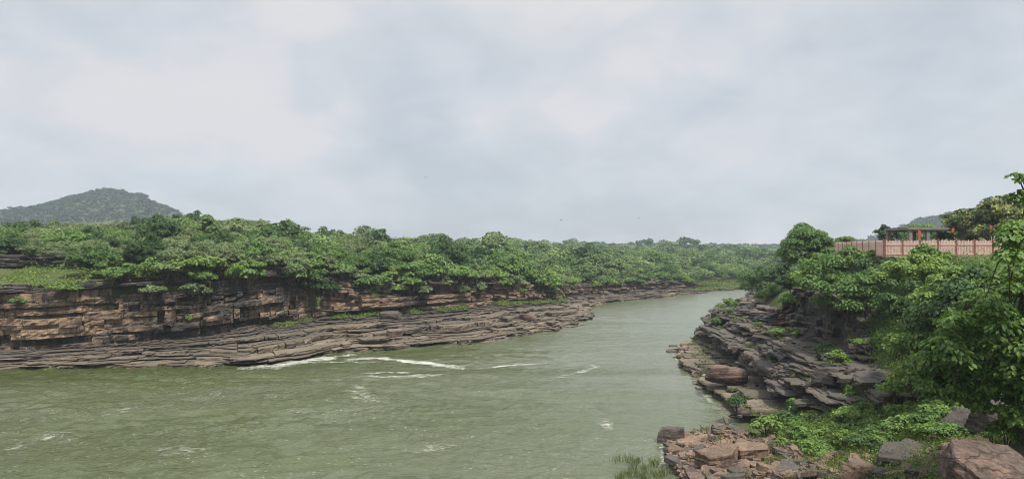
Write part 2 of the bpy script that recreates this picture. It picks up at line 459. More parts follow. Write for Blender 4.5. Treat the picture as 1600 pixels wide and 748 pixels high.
gx = rr[:, None] * np.sin(th)[None]; gy = rr[:, None] * np.cos(th)[None]
gz = land_h(np.stack([gx.ravel(), gy.ravel()], 1)).reshape(gx.shape)
i = np.arange(len(rr) - 1)[:, None] * nt_; j = np.arange(nt_)[None]; k = (j + 1) % nt_
fq = np.stack([i + j, i + nt_ + j, i + nt_ + k, i + k], -1).reshape(-1, 4)
V = np.stack([gx.ravel(), gy.ravel(), gz.ravel()], 1)
V = np.concatenate([V, [[0, 0, float(gz[0].mean())]]])
fan = np.stack([np.full(nt_, len(V) - 1), np.arange(nt_), (np.arange(nt_) + 1) % nt_], 1)
tag(link('ground', mesh_np('ground', V, [fq, fan], M_GROUND, smooth=True)), kind='structure')

def water_mat():
    m, t, out = new_mat('green_river_water')
    P = pos(t)
    big = tnoise(t, vscale(t, P, (0.012, 0.03, 0.0)), 1.0, 3, 0.5, 0.9)
    # rougher in the near rapids' tail on the left, calmer upstream and along the right bank
    sx = N(t, 'ShaderNodeSeparateXYZ'); t.links.new(P, sx.inputs[0])
    # dark green at left to pale at right: sky reflection painted into the colour
    sheen_mix = mathn(t, 'ADD', mathn(t, 'MULTIPLY', sx.outputs[0], 0.011), mathn(t, 'MULTIPLY', mathn(t, 'SUBTRACT', big, 0.5), 2.4))
    col = ramp(t, mathn(t, 'ADD', sheen_mix, 0.62), [(0.0, (0.042, 0.055, 0.012)), (0.5, (0.067, 0.081, 0.029)), (1.0, (0.112, 0.125, 0.080))])
    calm = mathn(t, 'ADD', mathn(t, 'MULTIPLY', sx.outputs[1], 0.006), mathn(t, 'MULTIPLY', sx.outputs[0], 0.010))
    calm = ramp(t, mathn(t, 'ADD', calm, mathn(t, 'MULTIPLY', mathn(t, 'SUBTRACT', big, 0.5), 1.2)), [(0.3, (1, 1, 1)), (0.65, (0.42, 0.42, 0.42)), (1.0, (0.14, 0.14, 0.14))])
    wv = N(t, 'ShaderNodeVectorMath', operation='ADD')
    swirl = N(t, 'ShaderNodeTexNoise'); swirl.inputs['Scale'].default_value = 0.12; swirl.inputs['Detail'].default_value = 2
    t.links.new(P, swirl.inputs['Vector'])
    t.links.new(P, wv.inputs[0])
    sv = N(t, 'ShaderNodeVectorMath', operation='SCALE'); t.links.new(swirl.outputs[1], sv.inputs[0]); sv.inputs['Scale'].default_value = 3.0
    t.links.new(sv.outputs[0], wv.inputs[1])
    w0 = tnoise(t, vscale(t, wv.outputs[0], (0.7, 0.9, 0.0)), 0.26, 2, 0.5, 0.3)
    w1 = tnoise(t, vscale(t, wv.outputs[0], (0.8, 1.1, 0.0)), 0.62, 4, 0.6, 0.25)
    w2 = tnoise(t, vscale(t, P, (0.85, 1.0, 0.0)), 2.3, 4, 0.68, 0.2)
    patch = ramp(t, tnoise(t, vscale(t, wv.outputs[0], (0.03, 0.06, 0.0)), 1.0, 3, 0.55, 0.8), [(0.38, (0.25, 0.25, 0.25)), (0.62, (1, 1, 1))])
    h = mathn(t, 'ADD', mathn(t, 'ADD', mathn(t, 'MULTIPLY', w0, 0.25), mathn(t, 'MULTIPLY', w1, 0.5)), mathn(t, 'MULTIPLY', w2, 0.40))
    h = mathn(t, 'MULTIPLY', mathn(t, 'MULTIPLY', h, patch), calm)
    # pale specks of froth on the wavelets, sun glints painted in with them
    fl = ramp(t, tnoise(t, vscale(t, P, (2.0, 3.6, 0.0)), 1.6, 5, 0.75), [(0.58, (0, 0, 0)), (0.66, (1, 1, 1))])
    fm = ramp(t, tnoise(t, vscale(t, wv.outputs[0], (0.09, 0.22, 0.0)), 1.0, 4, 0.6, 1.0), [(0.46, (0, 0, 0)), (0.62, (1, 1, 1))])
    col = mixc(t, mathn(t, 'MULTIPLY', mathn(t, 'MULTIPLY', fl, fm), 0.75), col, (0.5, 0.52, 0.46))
    rgh = ramp(t, calm, [(0.12, (0.22, 0.22, 0.22)), (0.7, (0.12, 0.12, 0.12))])
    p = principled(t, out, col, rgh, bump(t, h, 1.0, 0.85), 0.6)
    p.inputs['IOR'].default_value = 1.4
    return m
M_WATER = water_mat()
g = np.random.default_rng(3)
ta = np.concatenate([np.radians(np.arange(-40.5, 22, 0.145)), np.radians(np.arange(24, 318, 6.0))]); na = len(ta)
ra = np.concatenate([np.geomspace(3, 34, 12, endpoint=False), np.geomspace(34, 330, 470, endpoint=False), np.geomspace(330, 900, 12)])
wx = ra[:, None] * np.sin(ta)[None]; wy = ra[:, None] * np.cos(ta)[None]
hw = np.zeros_like(wx)
def rot(a): return wx * math.cos(a) + wy * math.sin(a), -wx * math.sin(a) + wy * math.cos(a)
# choppy wavelets: several layers of warped noise, no two on the same heading
w1x, w1y = 1.5 * fbm(wx / 5.0, wy / 5.0, 31, 2), 1.5 * fbm(wx / 5.0 + 40, wy / 5.0, 37, 2)
for q, (ang, lx, ly, am) in enumerate([(.35, 3.4, 1.7, .13), (-.30, 2.3, 1.15, .12), (.9, 1.6, .85, .085), (.1, 1.15, .6, .06), (-.8, .8, .5, .035)]):
    u_, v_ = rot(ang)
    nz = vnoise2((u_ + w1x * (1 + .3 * q)) / lx + 17.3 * q, (v_ + w1y) / ly - 9.1 * q, 50 + q)
    hw += am * (1 - np.abs(2 * nz - 1)) ** 1.5 * np.clip(ly / np.maximum(ra[:, None] * .008, .2), 0, 1) * (.35 + 1.3 * fbm(wx / 12 + 5 * q, wy / 12, 70 + q, 3))
calm = np.clip(1.08 - .0032 * wy - .009 * wx, .30, 1.25) * (.45 + 1.0 * fbm(wx / 26, wy / 34, 2))
hw = hw * calm; hw -= hw[(ra > 40) & (ra < 150)][:, :430].mean()
hw = hw * (ra[:, None] > 30) * (ra[:, None] < 330)
def wave_at(x, y):
    r_ = np.interp(np.hypot(x, y), ra, np.arange(len(ra))); a_ = np.interp(np.arctan2(x, y), ta, np.arange(na))
    i0 = np.minimum(r_.astype(int), len(ra) - 2); j0 = np.minimum(a_.astype(int), na - 2); f, e = r_ - i0, a_ - j0
    return (hw[i0, j0] * (1 - f) + hw[i0 + 1, j0] * f) * (1 - e) + (hw[i0, j0 + 1] * (1 - f) + hw[i0 + 1, j0 + 1] * f) * e
i = np.arange(len(ra) - 1)[:, None] * na; j = np.arange(na)[None]; k = (j + 1) % na
fq = np.stack([i + j, i + na + j, i + na + k, i + k], -1).reshape(-1, 4)
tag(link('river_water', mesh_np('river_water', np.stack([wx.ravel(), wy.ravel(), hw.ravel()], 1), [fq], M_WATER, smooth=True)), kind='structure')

# ------------------------------------------------------------------ bedded rock banks
def bank(name, lines, layers, IN, mat, seed, block=(0.9, 0.7), grp=3, off=0.3, chamfer=0.06, sel=None, wander=0.6, stainv=None, thick=.45, miss=.025, back=3.2, fine_w=.35):
    """lines: (n,3) contours from the water up; layers[j]: beds between contour j and j+1; each bed is cut by joints into blocks"""
    g = np.random.default_rng(seed)
    n = len(IN)
    s = np.concatenate([[0], np.cumsum(np.linalg.norm(np.diff(lines[0][:, :2], axis=0), axis=1))])
    G = Geo(); stn = []
    IN3 = np.concatenate([IN, np.zeros((n, 1))], 1)
    row = 0
    joints = None
    for jn in range(len(lines) - 1):
        c0, c1 = lines[jn], lines[jn + 1]
        K = layers[jn]
        wts = g.lognormal(0, thick, K); v = np.concatenate([[0], np.cumsum(wts)]) / wts.sum()
        for q in range(K):
            if row % grp == 0 or joints is None:
                cuts = [0]
                while cuts[-1] < n - 1:
                    cuts.append(cuts[-1] + max(1, int(g.lognormal(math.log(block[0] / 0.5), block[1]) + .5)))
                base_off = {c: g.normal(0, off) for c in cuts}
                joints = cuts
            cuts = [c for c in joints if g.random() > 0.18]
            if cuts[0] != 0: cuts = [0] + cuts
            cuts = [c for c in cuts if c < n - 1] + [n - 1]
            low = wander * (vnoise2(s / 7.0 + 13.7 * seed, np.full(n, jn * 3.1), seed) - .5) + fine_w * wander * (vnoise2(s / 2.1, np.full(n, row * 0.7), seed + 3) - .5) + .5 * wander * (vnoise2(s / 2.6 + 5.1, np.full(n, jn * 1.7), seed + 11) - .5)
            v0, v1 = v[q], v[q + 1]
            Pf = c0 * (1 - v0) + c1 * v0
            Pb = c0 * (1 - v1) + c1 * v1
            bedwave = 0.25 * (v1 - v0) * (vnoise2(s / 9.0, np.full(n, row * 1.3), seed + 7) - .5) * np.linalg.norm(c1 - c0, axis=1)
            for a, b in zip(cuts[:-1], cuts[1:]):
                if b <= a: continue
                deep = .75 if g.random() < miss else 0.0
                ii = np.arange(a, b + 1); m = len(ii)
                if sel is not None and not sel[ii].any(): continue
                h = (Pb[ii, 2] - Pf[ii, 2])
                if h.mean() < 0.03: continue
                o = deep + base_off.get(a, 0) + g.normal(0, off * 0.6) + g.normal(0, 0.06) * np.linspace(-1, 1, m)
                o = o + low[ii] + g.normal(0, 0.05, m)
                z0 = Pf[ii, 2] + bedwave[ii]; z1 = Pb[ii, 2] + bedwave[ii] + g.normal(0, 0.05) * np.linspace(-1, 1, m) + g.normal(0, 0.03)
                ch = chamfer * g.uniform(0.5, 1.8, m)
                ch = np.minimum(ch, np.abs(h) * 0.4)
                F0 = Pf[ii] + IN3[ii] * o[:, None]
                B = Pb[ii] + IN3[ii] * back
                bk = Pf[ii] + IN3[ii] * back
                jit = lambda k: IN3[ii] * g.normal(0, k, m)[:, None]
                p0 = bk.copy(); p0[:, 2] = z0 - .02
                p1 = F0 + jit(.05); p1[:, 2] = z0 + g.normal(0, .015, m)
                pm = F0 + jit(.08); pm[:, 2] = z0 * .5 + z1 * .5
                p2 = F0 + jit(.04); p2[:, 2] = z1 - ch
                p3 = F0 + IN3[ii] * (ch * 1.3)[:, None]; p3[:, 2] = z1
                p4 = B.copy(); p4[:, 2] = z1
                # slight gap at the joints
                if m > 1:
                    dirv = (F0[-1] - F0[0]); dl_ = np.linalg.norm(dirv) + 1e-6
                    gap = min(0.05, 0.08 * dl_)
                    for pp in (p1, pm, p2, p3):
                        pp[0] += dirv / dl_ * gap; pp[-1] -= dirv / dl_ * gap
                V = np.stack([p0, p1, pm, p2, p3, p4], 1).reshape(-1, 3)
                r0 = np.arange(m - 1)[:, None] * 6; c = np.arange(5)[None]
                f = np.stack([r0 + c, r0 + c + 1, r0 + c + 7, r0 + c + 6], -1).reshape(-1, 4)
                e = (m - 1) * 6
                caps = np.array([[0, 5, 4, 1], [1, 4, 3, 2], [e, e + 1, e + 4, e + 5], [e + 1, e + 2, e + 3, e + 4]])
                G.add(V, [f, caps], np.clip(g.normal(0.5, 0.32), 0, 1))
                if stainv is not None: stn.append(np.repeat(stainv(jn, v0, ii), 6))
                else: stn.append(np.zeros(len(V)))
            row += 1
    me = mesh_np(name, np.concatenate(G.V), [np.concatenate(f) for f in G.f.values()], mat, {'tone': np.concatenate(G.att), 'stain': np.concatenate(stn)})
    o = link(name, me); tag(o, kind='structure'); return o

def line(xy, z): return np.concatenate([xy, np.broadcast_to(np.asarray(z, float), (len(xy),))[:, None]], 1)
# left: shelf in the water, then the cliff
nL = len(LB)
lowz = np.full(nL, -0.6)
xpix = np.interp(np.arange(nL), np.linspace(0, nL - 1, nL), 800 + F * L_shore[:, 0] / L_shore[:, 1])
sh0 = line(L_shore - LIN * 0.4, lowz)
sh1 = line(L_shore + LIN * (0.05 * LB[:, 2:3]), 0.35 * np.minimum(1, L_zb))
sh2 = line(L_shore + LIN * (0.55 * LB[:, 2:3]), 0.62 * L_zb)
sh3 = line(L_base + LIN * 1.0, L_zb)
bank('shelf_bank', [sh0, sh1, sh2, sh3], [4, 9, 9], LIN, M_SHELF, 21, block=(2.3, 0.85), grp=1, off=0.48, chamfer=0.04, wander=2.8, miss=.08, stainv=lambda j, v, ii: np.full(len(ii), [0.1, .0 + .12 * v, .15 + .45 * v][j]), thick=.5, back=4.0)
over = (1 - sstep(-20, 20, L_base[:, 0]))          # undercut foot of the cliff on the left
cf0 = line(L_base + LIN * 1.4 * over[:, None] + LIN * 0.0, L_zb - 0.2)
cf1 = line(L_base + LIN * 1.0 * over[:, None], L_zb + 0.12 * (L_zt - L_zb))
cf2 = line(L_base + LIN * 0.1, L_zb + 0.16 * (L_zt - L_zb))
cf3 = line(L_base + LIN * 0.9, L_zb + 0.86 * (L_zt - L_zb))
cf4 = line(L_base + LIN * 3.0, L_zt)
def cliff_stain(jn, v, ii):
    vv = [0.05, .5, .3 * v - .1, .4 + .3 * v][jn]
    lowp = 0.55 * (vnoise2(L_base[ii, 0] / 9.0, np.zeros(len(ii)), 5) - .5) - .10 * (1 - sstep(-62, -34, L_base[ii, 0])) * (jn == 2)
    return np.full(len(ii), vv) + lowp
bank('cliff_bank', [cf0, cf1, cf2, cf3, cf4], [2, 1, 12, 4], LIN, M_CLIFF, 22, block=(1.5, 0.8), grp=4, off=0.42, chamfer=0.06, wander=2.6, thick=.8, fine_w=.15, stainv=cliff_stain)
# a second, lower band of rock set back on the plateau at the far left
ub = 1 - sstep(-52, -38, L_top[:, 0])
u0 = line(L_top + LIN * 13, L_zt + 2.3 * ub - 0.4)
u1 = line(L_top + LIN * 14, L_zt + 2.3 * ub + 1.5 * ub - .3)
bank('upper_ledge_bank', [u0, u1], [5], LIN, M_CLIFF, 23, block=(1.6, 0.6), off=0.4, sel=ub > 0.05, wander=1.5, stainv=lambda j, v, ii: np.full(len(ii), .45))
# right: wave-washed shelf, then tiers of dark ledges
R_shore = np.stack([RX, RYv], 1); R_foot = np.stack([RA, RYv], 1)
nearf = 1 - sstep(50, 58, RYv)
rs0 = line(R_shore - RIN * .3, -0.5)
rs1 = line(R_shore + RIN * 0.5, 0.55 * (1 - .3 * far))
rs2 = line(R_foot + RIN * 0.3, 1.05 * (1 - .3 * far))
bank('ledge_shelf_bank', [rs0, rs1, rs2], [4, 3], RIN, M_SHELF, 31, block=(1.3, 0.6), grp=2, off=0.45, chamfer=0.06, sel=(RYv > 58), wander=1.2, miss=.06)
z2 = 3.2 - 0.6 * far; z3 = 4.5 - 0.9 * far
w_ = 1 + 1.5 * far
k6 = sstep(60, 66, RYv) * (1 - sstep(74, 84, RYv))
lines_r = [line(R_foot + RIN * .25, .7), line(R_foot - RIN * .05, .75 * z2), line(R_foot + RIN * 0.35, z2),
           line(R_foot + RIN * (1.7 * w_)[:, None], z2 + .35), line(R_foot + RIN * (2.1 * w_)[:, None], z3), 
           line(R_foot + RIN * (4.6 * w_)[:, None], z3 + .55)]
bank('ledge_bank', lines_r, [5, 3, 3, 5, 3], RIN, M_TIER, 32, block=(2.6, 0.75), grp=3, off=0.28, chamfer=0.06, wander=1.9, sel=(RYv > 50.5), thick=.6, miss=.04)
lines_u = [line(R_foot + RIN * (4.9 * w_)[:, None], z3 + .3), line(R_foot + RIN * (5.6 * w_)[:, None], z3 + 1.5 + 3.8 * k6), line(R_foot + RIN * (7.5 * w_)[:, None], z3 + 2.0 + 4.0 * k6)]
bank('upper_cliff_bank', lines_u, [11, 2], RIN, M_CLIFF, 33, block=(1.5, 0.6), off=0.35, chamfer=0.08, wander=1.4, sel=(RYv > 58) & (RYv < 150), stainv=lambda j, v, ii: np.full(len(ii), .12 + .25 * v))


# ------------------------------------------------------------------ leaves, crowns, trunks
def unit(v): return v / (np.linalg.norm(v, axis=-1, keepdims=True) + 1e-9)
LEAF_DIAMOND = (np.array([[-.5, 0, 0], [-.05, .5, .06], [.5, 0, -.05], [-.05, -.5, .06]]), [np.array([[0, 3, 2, 1]])])
LEAF_BROAD = (np.array([[-.5, 0, 0], [-.22, .40, .05], [-.22, -.40, .05], [-.1, 0, -.02], [.18, .33, .02], [.18, -.33, .02], [.2, 0, -.06], [.5, 0, -.16]]),
              [np.array([[0, 3, 1], [0, 2, 3], [4, 6, 7], [5, 7, 6]]), np.array([[3, 6, 4, 1], [2, 5, 6, 3]])])
def leaves(G, g, c, nrm, L, W, shape=LEAF_DIAMOND, tip=None, att=0.0):
    """put leaves at points c facing nrm; tip: the way the leaf tips point"""
    nrm = unit(nrm)
    a = g.normal(size=c.shape) if tip is None else tip + g.normal(0, .35, c.shape)
    a = unit(a - (a * nrm).sum(1)[:, None] * nrm)
    b = np.cross(nrm, a)
    V0, fs = shape; k = len(V0)
    L = np.broadcast_to(L, (len(c),)); W = np.broadcast_to(W, (len(c),))
    V = c[:, None] + V0[None, :, 0:1] * (a * L[:, None])[:, None] + V0[None, :, 1:2] * (b * W[:, None])[:, None] + V0[None, :, 2:3] * (nrm * L[:, None])[:, None]
    off = (np.arange(len(c)) * k)[:, None, None]
    G.add(V.reshape(-1, 3), [(f[None] + off).reshape(-1, f.shape[1]) for f in fs], att)

def crown(g, rx, rz, zc, nb, br, nl, L, W, shape=LEAF_DIAMOND, flat=0.7, droop=-0.35, irregular=0.25, upright=0.5):
    """an uneven crown: leaf clumps spread through a lumpy volume, with gaps between them"""
    d = unit(g.normal(size=(nb, 3))); d[:, 2] = np.where(d[:, 2] < droop, -d[:, 2] * .6, d[:, 2])
    az = np.arctan2(d[:, 1], d[:, 0]); lob = 1 + irregular * np.sin(az * 2 + g.uniform(0, 6)) * .6 + irregular * np.sin(az * 3 + g.uniform(0, 6)) * .6 + g.normal(0, irregular * .4, nb)
    rad = g.uniform(0.45, 0.92, nb) ** 0.6 * lob
    bc = d * rad[:, None] * np.array([rx, rx, rz]) + np.array([0, 0, zc])
    brs = br * rx * g.uniform(0.6, 1.35, nb)
    w = brs ** 2; w /= w.sum()
    pick = g.choice(nb, nl, p=w)
    e = unit(g.normal(size=(nl, 3))); e[:, 2] = np.where(e[:, 2] < -.25, -e[:, 2], e[:, 2])
    p = bc[pick] + e * (brs[pick] * g.uniform(.55, 1.08, nl))[:, None] * np.array([1, 1, flat])
    nrm = e + np.array([0, 0, upright]) + g.normal(0, .45, (nl, 3))
    G = Geo()
    sz = g.uniform(.7, 1.3, nl)
    tip = e * np.array([1, 1, .3]) + np.array([0, 0, -.35])
    leaves(G, g, p, nrm, L * sz, W * sz, shape, tip)
    return G, bc, brs
def trunk(g, bc, h0, r0, nlimb=6):
    """tapered trunk with limbs reaching into the clumps"""
    G = Geo()
    lean = g.normal(0, .08, 2) * h0
    zt = h0
    P = np.array([[0, 0, -.5], [0.02, 0, 0.05], [lean[0] * .4, lean[1] * .4, zt * .5], [lean[0], lean[1], zt]])
    G.tube(P, [r0 * 1.5, r0 * 1.15, r0 * .9, r0 * .75], 8)
    for q in g.choice(len(bc), min(nlimb, len(bc)), replace=False):
        b = bc[q]; s0 = P[3] * .9 + P[2] * .1
        mid = (s0 + b) / 2 + np.array([0, 0, .12 * np.linalg.norm(b - s0)]) + g.normal(0, .1, 3)
        G.tube(np.array([s0, mid, b]), [r0 * .55, r0 * .36, r0 * .12], 5)
    return G

GREY_G = [(0.092, 0.123, 0.051), (0.143, 0.183, 0.081), (0.196, 0.242, 0.115)]
MID_G = [(0.059, 0.112, 0.029), (0.101, 0.176, 0.042), (0.158, 0.247, 0.065)]
DARK_G = [(0.031, 0.067, 0.020), (0.052, 0.099, 0.029), (0.084, 0.140, 0.043)]
LIGHT_G = [(0.097, 0.164, 0.033), (0.149, 0.230, 0.048), (0.207, 0.282, 0.069)]
PALE_G = [(0.086, 0.143, 0.043), (0.143, 0.215, 0.072), (0.237, 0.308, 0.122)]
M_LEAF = {'grey': leaf_mat('grey_green_leaves', GREY_G), 'mid': leaf_mat('mid_green_leaves', MID_G), 'dark': leaf_mat('dark_green_leaves', DARK_G),
          'light': leaf_mat('bright_green_leaves', LIGHT_G), 'pale': leaf_mat('pale_green_leaves', PALE_G)}
KIND = {'grey': dict(rx=3.5, rz=1.7, zc=3.1, nb=80, br=.215, L=.34, W=.20, flat=.6), 'mid': dict(rx=2.9, rz=2.1, zc=3.0, nb=74, br=.235, L=.38, W=.24, flat=.75),
        'dark': dict(rx=2.9, rz=2.4, zc=3.5, nb=70, br=.235, L=.36, W=.23, flat=.8), 'light': dict(rx=2.4, rz=1.8, zc=2.4, nb=60, br=.24, L=.38, W=.25, flat=.75),
        'pale': dict(rx=2.1, rz=2.8, zc=4.0, nb=54, br=.25, L=.55, W=.34, flat=.9)}
def crown_mesh(kind, seed, nl, lscale=1.0, **over):
    g = np.random.default_rng(seed)
    k = dict(KIND[kind]); k.update(over)
    k['L'] *= lscale; k['W'] *= lscale
    G, bc, brs = crown(g, k['rx'], k['rz'], k['zc'], k['nb'], k['br'], nl, k['L'], k['W'], flat=k['flat'])
    T = trunk(g, bc, k['zc'] - .55 * k['rz'], .16 * k['rx'] / 3, 7)
    return G.mesh('crown', M_LEAF[kind]), T.mesh('trunk', M_BARK, True)
fine = {k: [crown_mesh(k, 100 + 7 * q + len(k), 9000, .8) for q in range(3)] for k in KIND}
coarse = {k: [crown_mesh(k, 200 + 7 * q + len(k), 3200, 1.25) for q in range(3)] for k in KIND}

def make_tree(name, meshes, loc, sc, rz, label, group=None, cat='tree'):
    e = empty(name, loc, rz); e.scale = sc
    tag(e, label, cat, group)
    link('crown', meshes[0], e); link('trunk', meshes[1], e)
    return e

# ------------------------------------------------------------------ the forest on the far bank
g = np.random.default_rng(77)
cand = []
for d0, d1, spc in ((0.3, 14, 3.3), (14, 45, 4.2), (45, 110, 5.2), (110, 230, 7.0)):
    xs_ = np.arange(-330, 330, spc); ys_ = np.arange(78, 640, spc)
    Xg, Yg = np.meshgrid(xs_, ys_); P = np.stack([Xg.ravel(), Yg.ravel()], 1) + g.uniform(-.46, .46, (Xg.size, 2)) * spc
    az = P[:, 0] / P[:, 1] * F + 800
    P = P[(az > -60) & (az < 1420)]
    dl, sl, il = poly_near(P, Ltop_x)
    pz = P[:, 0] / P[:, 1] * F + 800
    k = (sl > 0) & (dl >= d0 + np.where((d0 < 1) & (pz > 560), 2.2, 0)) & (dl < d1)
    for p, d, ii in zip(P[k], dl[k], il[k]): cand.append((p[0], p[1], d, ii / len(Ltop_x)))
cand = np.array(cand)
zc_ = land_h(cand[:, :2])
pxc = 800 + F * cand[:, 0] / cand[:, 1]
# the open green terrace at the far left, in front of and on the second band of rock
terr = (pxc < 150) & (cand[:, 2] < 14.5)
far_grass = (pxc > 1085) & (cand[:, 2] < 9) & (cand[:, 1] > 200)
keepm = ~(terr | far_grass)
cand, zc_, pxc = cand[keepm], zc_[keepm], pxc[keepm]
kinds_l = np.array(['grey', 'mid', 'dark', 'light', 'pale'])
def kind_at(px, d):
    if px < 420: w = [.50, .26, .12, .10, .02]
    elif px < 760: w = [.26, .40, .18, .12, .04]
    else: w = [.10, .40, .22, .10, .18]
    return g.choice(5, p=w)
kk = np.array([kind_at(a, b) for a, b in zip(pxc, cand[:, 2])])
size = g.lognormal(.0, .20, len(cand)) * np.where(cand[:, 2] < 5, .72, np.where(cand[:, 2] < 14, .85, 1.0)) * np.where(pxc > 850, .9, 1.0)
big_ = g.random(len(cand)) < .03
size = np.where(big_ & (cand[:, 2] > 20), size * 1.35, size)
size = np.where((pxc < 90) & (cand[:, 2] < 60), size * .72, size)
size = np.clip(size, .4, np.where(kk == 4, 1.1, 1.45))
# hand-set: crowns that stand out in the photograph (pixel of crown centre, distance inland of the edge, kind, size)
app = size / cand[:, 1] * np.where((pxc > -20) & (pxc < 1240), 1, .0)
order = np.argsort(-app)
N_IND = 285
ORD = ['first', 'second', 'third', 'fourth', 'fifth', 'sixth', 'seventh', 'eighth', 'ninth', 'tenth', 'eleventh', 'twelfth', 'thirteenth', 'fourteenth', 'fifteenth', 'sixteenth', 'seventeenth', 'eighteenth', 'nineteenth', 'twentieth']
KW = {'grey': 'grey-green spreading', 'mid': 'mid-green bushy', 'dark': 'dark green rounded', 'light': 'bright green low', 'pale': 'pale green upright'}
def zone(px):
    return ('below the hill at the left' if px < 290 else 'above the tall cliff' if px < 560 else 'above the middle of the river bank' if px < 860 else 'towards the river bend')
edge_n = {}
ind = sorted(order[:N_IND], key=lambda q: pxc[q])
for q in ind:
    kd = kinds_l[kk[q]]; front = cand[q, 2] < 6.5
    if front:
        key = (kd,); edge_n[key] = edge_n.get(key, 0) + 1
        nth = edge_n[key]
        label = f"{ORD[nth-1] if nth <= 20 else str(nth) + 'th'} {KW[kd]} tree from the left along the far cliff edge"
        grp = 'trees along the far cliff edge'
    else:
        depth = 'just behind the cliff edge' if cand[q, 2] < 22 else 'in the middle rows' if cand[q, 2] < 48 else 'in the far rows'
        label = f"{KW[kd]} tree {depth} {zone(pxc[q])}"
        grp = 'forest trees: ' + label
    near_ = cand[q, 1] < 135
    mset = (fine if near_ else coarse)[kd]
    s_ = size[q]
    make_tree({'grey': 'spreading_tree', 'mid': 'bushy_tree', 'dark': 'rounded_tree', 'light': 'low_tree', 'pale': 'upright_tree'}[kd], mset[g.integers(len(mset))],
              (cand[q, 0], cand[q, 1], zc_[q] - .15 - (1.3 if front else .5) * s_), (s_, s_, s_ * g.uniform(.85, 1.15)), g.uniform(0, 6.28), label, grp)

# the rest of the wood, and the wooded hills far behind, read as one mass
def tile(G, g, base, pts, zs, sc, att):
    """copies of a small leafy crown (base verts/faces) at many points"""
    V0, f0 = base; k = len(V0)
    a = g.uniform(0, 6.28, len(pts)); ca, sa = np.cos(a), np.sin(a)
    x = V0[None, :, 0] * ca[:, None] - V0[None, :, 1] * sa[:, None]; y = V0[None, :, 0] * sa[:, None] + V0[None, :, 1] * ca[:, None]
    V = np.stack([x * sc[:, None] + pts[:, 0:1], y * sc[:, None] + pts[:, 1:2], V0[None, :, 2] * sc[:, None] + zs[:, None]], -1).reshape(-1, 3)
    off = (np.arange(len(pts)) * k)[:, None, None]
    G.add(V, [(f0[None] + off).reshape(-1, 4)], np.repeat(att, k))
def small_crown(seed, nl, L, rx=3.0, rz=2.2, zc=3.6):
    g = np.random.default_rng(seed)
    G, _, _ = crown(g, rx, rz, zc, 22, .33, nl, L, L * .7, flat=.75)
    return np.concatenate(G.V), np.concatenate(G.f[4])
def forest_mat(name, cols):
    m, t, out = new_mat(name)
    gm = N(t, 'ShaderNodeNewGeometry')
    f = mathn(t, 'ADD', mathn(t, 'MULTIPLY', attr(t, 'tone'), .8), mathn(t, 'MULTIPLY', gm.outputs['Random Per Island'], .2))
    c = ramp(t, f, [(i / (len(cols) - 1), c) for i, c in enumerate(cols)])
    p = principled(t, None, c, .6, None, .2)
    tr = N(t, 'ShaderNodeBsdfTranslucent'); t.links.new(c, tr.inputs[0])
    mx = N(t, 'ShaderNodeMixShader'); mx.inputs[0].default_value = .2
    t.links.new(p.outputs[0], mx.inputs[1]); t.links.new(tr.outputs[0], mx.inputs[2]); t.links.new(mx.outputs[0], out.inputs[0])
    return m
M_FOREST = forest_mat('mixed_forest_leaves', [DARK_G[0], DARK_G[1], MID_G[1], GREY_G[1], MID_G[2], PALE_G[2]])
M_HILL = forest_mat('hill_forest_leaves', [(0.022, 0.047, 0.025), (0.034, 0.065, 0.033), (0.052, 0.086, 0.042)])  # bluish tint of the haze is put into these leaf colours
G = Geo()
rest = order[N_IND:]
rest = rest[np.argsort(-(1 / cand[rest, 1]))]
bases = [small_crown(300 + q, 620, .58) for q in range(4)]
for q in range(4):
    r_ = rest[q::4]
    tile(G, g, bases[q], cand[r_, :2], zc_[r_] - .5, size[r_] * np.where(g.random(len(r_)) < .05, 1.3, 1.0), g.random(len(r_)))
# beyond
xs_ = np.arange(-700, 700, 9.0); ys_ = np.arange(250, 900, 9.0)
Xg, Yg = np.meshgrid(xs_, ys_); P = np.stack([Xg.ravel(), Yg.ravel()], 1) + g.uniform(-4, 4, (Xg.size, 2))
a = 800 + F * P[:, 0] / P[:, 1]
P = P[(a > -40) & (a < 1640)]
dl, sl, il = poly_near(P, Ltop_x)
P = P[(sl > 0) & (dl > 230)]
P = P[np.hypot(P[:, 0], P[:, 1]) < 800]
P = P[g.random(len(P)) < .62]
tile(G, g, small_crown(311, 260, 1.0), P, land_h(P) - 1.0, g.lognormal(0.05, .36, len(P)), g.random(len(P)))
tag(link('forest', G.mesh('forest', M_FOREST)), 'dense mixed green wood rolling back from the far bank', 'forest', kind='stuff')
G = Geo()
xs_ = np.arange(-1150, 1250, 7.5); ys_ = np.arange(800, 1290, 8.0)
Xg, Yg = np.meshgrid(xs_, ys_); P = np.stack([Xg.ravel(), Yg.ravel()], 1) + g.uniform(-5, 5, (Xg.size, 2))
a = 800 + F * P[:, 0] / P[:, 1]
P = P[(a > -40) & (a < 1640)]; P = P[np.hypot(P[:, 0], P[:, 1]) < 1330]
zz_ = land_h(P); kq = zz_ > 13; P, zz_ = P[kq], zz_[kq]
sc_ = g.lognormal(-.05, .25, len(P))
tile(G, g, small_crown(320, 90, 1.7, 3.0, 2.4, 3.0), P, zz_ - 1.5, sc_, g.random(len(P)))
tag(link('hill_forest', G.mesh('hill_forest', M_HILL)), 'wooded cover of the distant hill and ridge, faded by haze', 'forest', kind='stuff')

